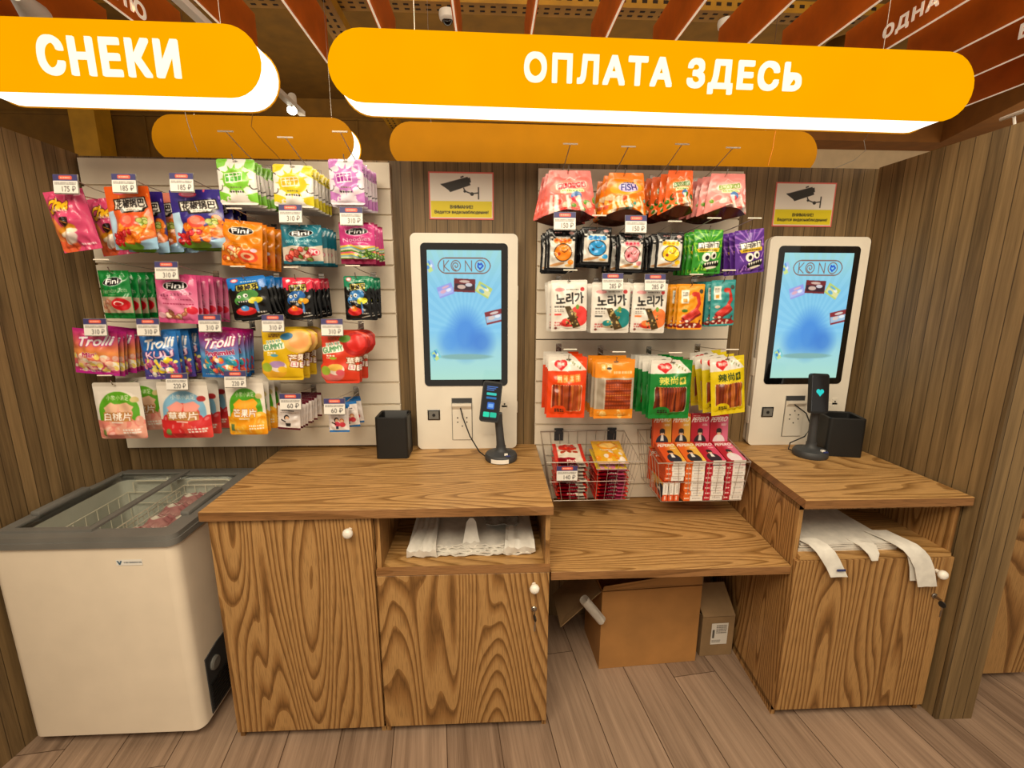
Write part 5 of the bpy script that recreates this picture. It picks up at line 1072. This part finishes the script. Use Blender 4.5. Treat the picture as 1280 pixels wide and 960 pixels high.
pk = [bag_mesh('sweets_packet', a_pack('#a81f2c', '#d8402c', '#e86a4c', 51), .128, .165, 'pillow', .012, 3, rad=0, back='#7c1428'), bag_mesh('sweets_packet', a_pack('#e0b03a', '#e89a2c', '#f0c878', 52), .128, .175, 'pillow', .012, 4, rad=0, back='#8c1834'), bag_mesh('sweets_packet', a_pack('#9c1c38', '#e8a8b8', '#f0d0d8', 53), .130, .175, 'pillow', .012, 5, rad=0, back='#7c1434'), bag_mesh('sweets_packet', a_pack('#e8c84a', '#e88aa8', '#f0b0c4', 54), .128, .175, 'pillow', .012, 6, rad=0, back='#8c1834')]
R = random.Random(12)
UP = ['topmost', 'second from the top', 'third from the top', 'fourth from the top', 'fifth from the top', 'sixth from the top', 'seventh from the top', 'eighth from the top', 'ninth from the top', 'tenth from the top', 'eleventh from the top']
for side, x, k0 in (('left', .335, 0), ('right', .500, 2)):
    for i in range(11):
        q = 10-i; z = .745+.0152*i; m_ = pk[0] if side == 'left' else (pk[1] if q == 0 else pk[3] if q == 1 else pk[2])
        tilt = .0 if q > 1 else (.16, .08)[q]+(.10 if side == 'right' else 0)
        clone(m_, 'sweets_packet', (x+R.uniform(-.004, .004), -.08+R.uniform(-.004, .004)+.0, z+(.0 if q > 1 else (.030, .014)[q]+(.016, .008)[q]*(side == 'right'))), (-PI/2+tilt, 0, R.uniform(-.05, .05)), f'{UP[q]} of the sweet packets, {side} pile of the left wire basket', 'sweet packet', 'sweet packets in the left wire basket')
# chocolate-stick boxes
def stick_box(c, cd, dark, s):
    "flat carton 80 x 22 x 148 mm: printed front (+z) and printed end (-y), origin bottom centre"
    w, d, h = .080, .148, .0215; A = Art(36, 64, c); A.hgrad((0, c), (.3, c), (.75, cd), (1, cd)); A.rect(0, 0, 1, .10, c); A.rect(0, .25, 1, .27, c, al=.0); A.text('PEPERO', .06, .10, .94, .24, '#f4efe8', -3, .04, None, 2, .12); A.scribble(.1, .05, .5, .08, '#f0d8c8', s, 1)
    A.ell(.5, .86, .34, .24, dark); A.poly([(.44, .62), (.56, .62), (.60, .8), (.40, .8)], '#e8e4de'); A.ell(.5, .55, .13, .085, '#e2b896'); A.ell(.5, .50, .15, .07, '#241c1a'); A.ell(.38, .55, .03, .05, '#241c1a'); A.ell(.62, .55, .03, .05, '#241c1a'); A.scribble(.62, .3, .9, .36, '#f4e8dc', s+1, 2); A.done()
    E_ = Art(36, 10, '#e6ded4'); E_.rect(0, 0, .34, 1, c); E_.scribble(.06, .25, .28, .75, '#f4e4d8', s, 1); E_.rect(.40, .2, .95, .8, '#f0ebe4'); E_.scribble(.45, .3, .9, .7, '#a89c94', s+2, 2); E_.done()
    V, F, K_ = [], [], []
    def grid(A, o, u, v):
        o, u, v = map(np.array, (o, u, v)); b = len(V); nx, ny = A.nx, A.ny
        for j in range(ny):
            for i in range(nx): a, e = i/(nx-1), j/(ny-1); V.append(o+u*a+v*e); K_.append(A.at(np.array([a]), np.array([e]))[0])
        for j in range(ny-1):
            for i in range(nx-1): F.append((b+j*nx+i, b+(j+1)*nx+i, b+(j+1)*nx+i+1, b+j*nx+i+1))
    def quad(P, col):
        b = len(V); V.extend(np.array(p, float) for p in P); K_.extend([np.array(rgb(col))]*4); F.append((b, b+1, b+2, b+3))
    x, y = w/2, d/2
    grid(A, (-x, y, h), (w, 0, 0), (0, -d, 0)); grid(E_, (-x, -y, h), (w, 0, 0), (0, 0, -h))
    quad([(-x, y, h), (-x, y, 0), (-x, -y, 0), (-x, -y, h)], c); quad([(x, -y, h), (x, -y, 0), (x, y, 0), (x, y, h)], c); quad([(x, y, h), (x, y, 0), (-x, y, 0), (-x, y, h)], cd); quad([(-x, -y, 0), (-x, y, 0), (x, y, 0), (x, -y, 0)], cd)
    return npmesh('stick_box', V, F, K_, 'print', False)
SB = [stick_box('#d8501c', '#e2a83c', '#1f2638', 1), stick_box('#e0641c', '#e8b84c', '#26282e', 2), stick_box('#b8182c', '#d8486a', '#2c1c28', 3), stick_box('#b01428', '#d86a8a', '#e8d8dc', 4)]
cn = ['orange', 'amber', 'red', 'crimson']
gx = [.745, .829, .913, .997]
for c in range(4):
    for i in range(8):
        if c == 0 and i < 4: continue
        q = 7-i; z = .744+.0218*i; top_ = (q == 0)
        clone(SB[c], 'stick_box', (gx[c]+R.uniform(-.0015, .0015), -.205+R.uniform(-.003, .003), z+(.0165 if top_ else 0)), (.21 if top_ else 0, 0, R.uniform(-.012, .012)), f'{UP[q]} of the {cn[c]} stick boxes lying flat in the right wire basket', 'snack box', 'stick boxes lying in the right wire basket')
    clone(SB[c], 'stick_box', (gx[c], -.095, .992), (PI/2-.10, 0, 0), f'{cn[c]} stick box standing upright at the back of the right wire basket', 'snack box', 'stick boxes standing in the right wire basket')
    clone(SB[c], 'stick_box', (gx[c], -.075, .836), (PI/2, 0, 0), f'{cn[c]} stick box standing below the upright row at the basket back', 'snack box', 'stick boxes standing in the right wire basket')
for k in range(3):
    clone(SB[0], 'stick_box', (.722+.024*k, -.205, .784), (0, -PI/2, 0), f'{["leftmost", "middle", "rightmost"][k]} of the orange stick boxes set on edge in the basket corner', 'snack box', 'stick boxes on edge in the right wire basket')

# ------------------------------------------------------------------ light
def area(name, loc, target, sx, sy, power, col):
    l = bpy.data.lights.new(name, 'AREA'); l.shape = 'RECTANGLE'; l.size, l.size_y = sx, sy; l.energy = power; l.color = col
    o = link(bpy.data.objects.new(name, l)); o.location = loc; o.rotation_euler = (Vector(target)-Vector(loc)).to_track_quat('-Z', 'Y').to_euler(); return o
warm = (1, .845, .62)
area('ceiling_lamp', (-.25, -2.4, 2.9), (.15, -.2, 1.05), 2.2, 1.0, 74, warm)
area('ceiling_lamp', (1.5, -1.6, 2.95), (1.2, -.2, 1.2), 1.0, .6, 16, warm)
area('ceiling_lamp', (-1.0, -1.9, 2.95), (-.9, -.2, 1.2), 1.0, .6, 6, warm)
area('store_area_light', (0.3, 1.5, 2.5), (.3, 1.6, 3.2), 4.5, 1.0, 13, warm)
area('store_area_light', (3.6, 1.2, 2.5), (3.6, 2.6, 2.6), 1.6, .3, 5, warm)  # added fill aimed at the beige far wall band to brighten it
area('freezer_fill', (-1.33, -.075, .755), (-1.33, -.3, .45), .4, .02, .9, (1, .93, .82))  # added fill light inside the freezer, only to brighten its dark interior
area('store_area_light', (3.2, -.2, 2.6), (2.2, -.2, 0), .8, .8, 14, (1, .85, .68))
W = bpy.data.worlds.new('world'); bpy.context.scene.world = W; W.use_nodes = True
W.node_tree.nodes['Background'].inputs[0].default_value = (1, .86, .67, 1); W.node_tree.nodes['Background'].inputs[1].default_value = .5
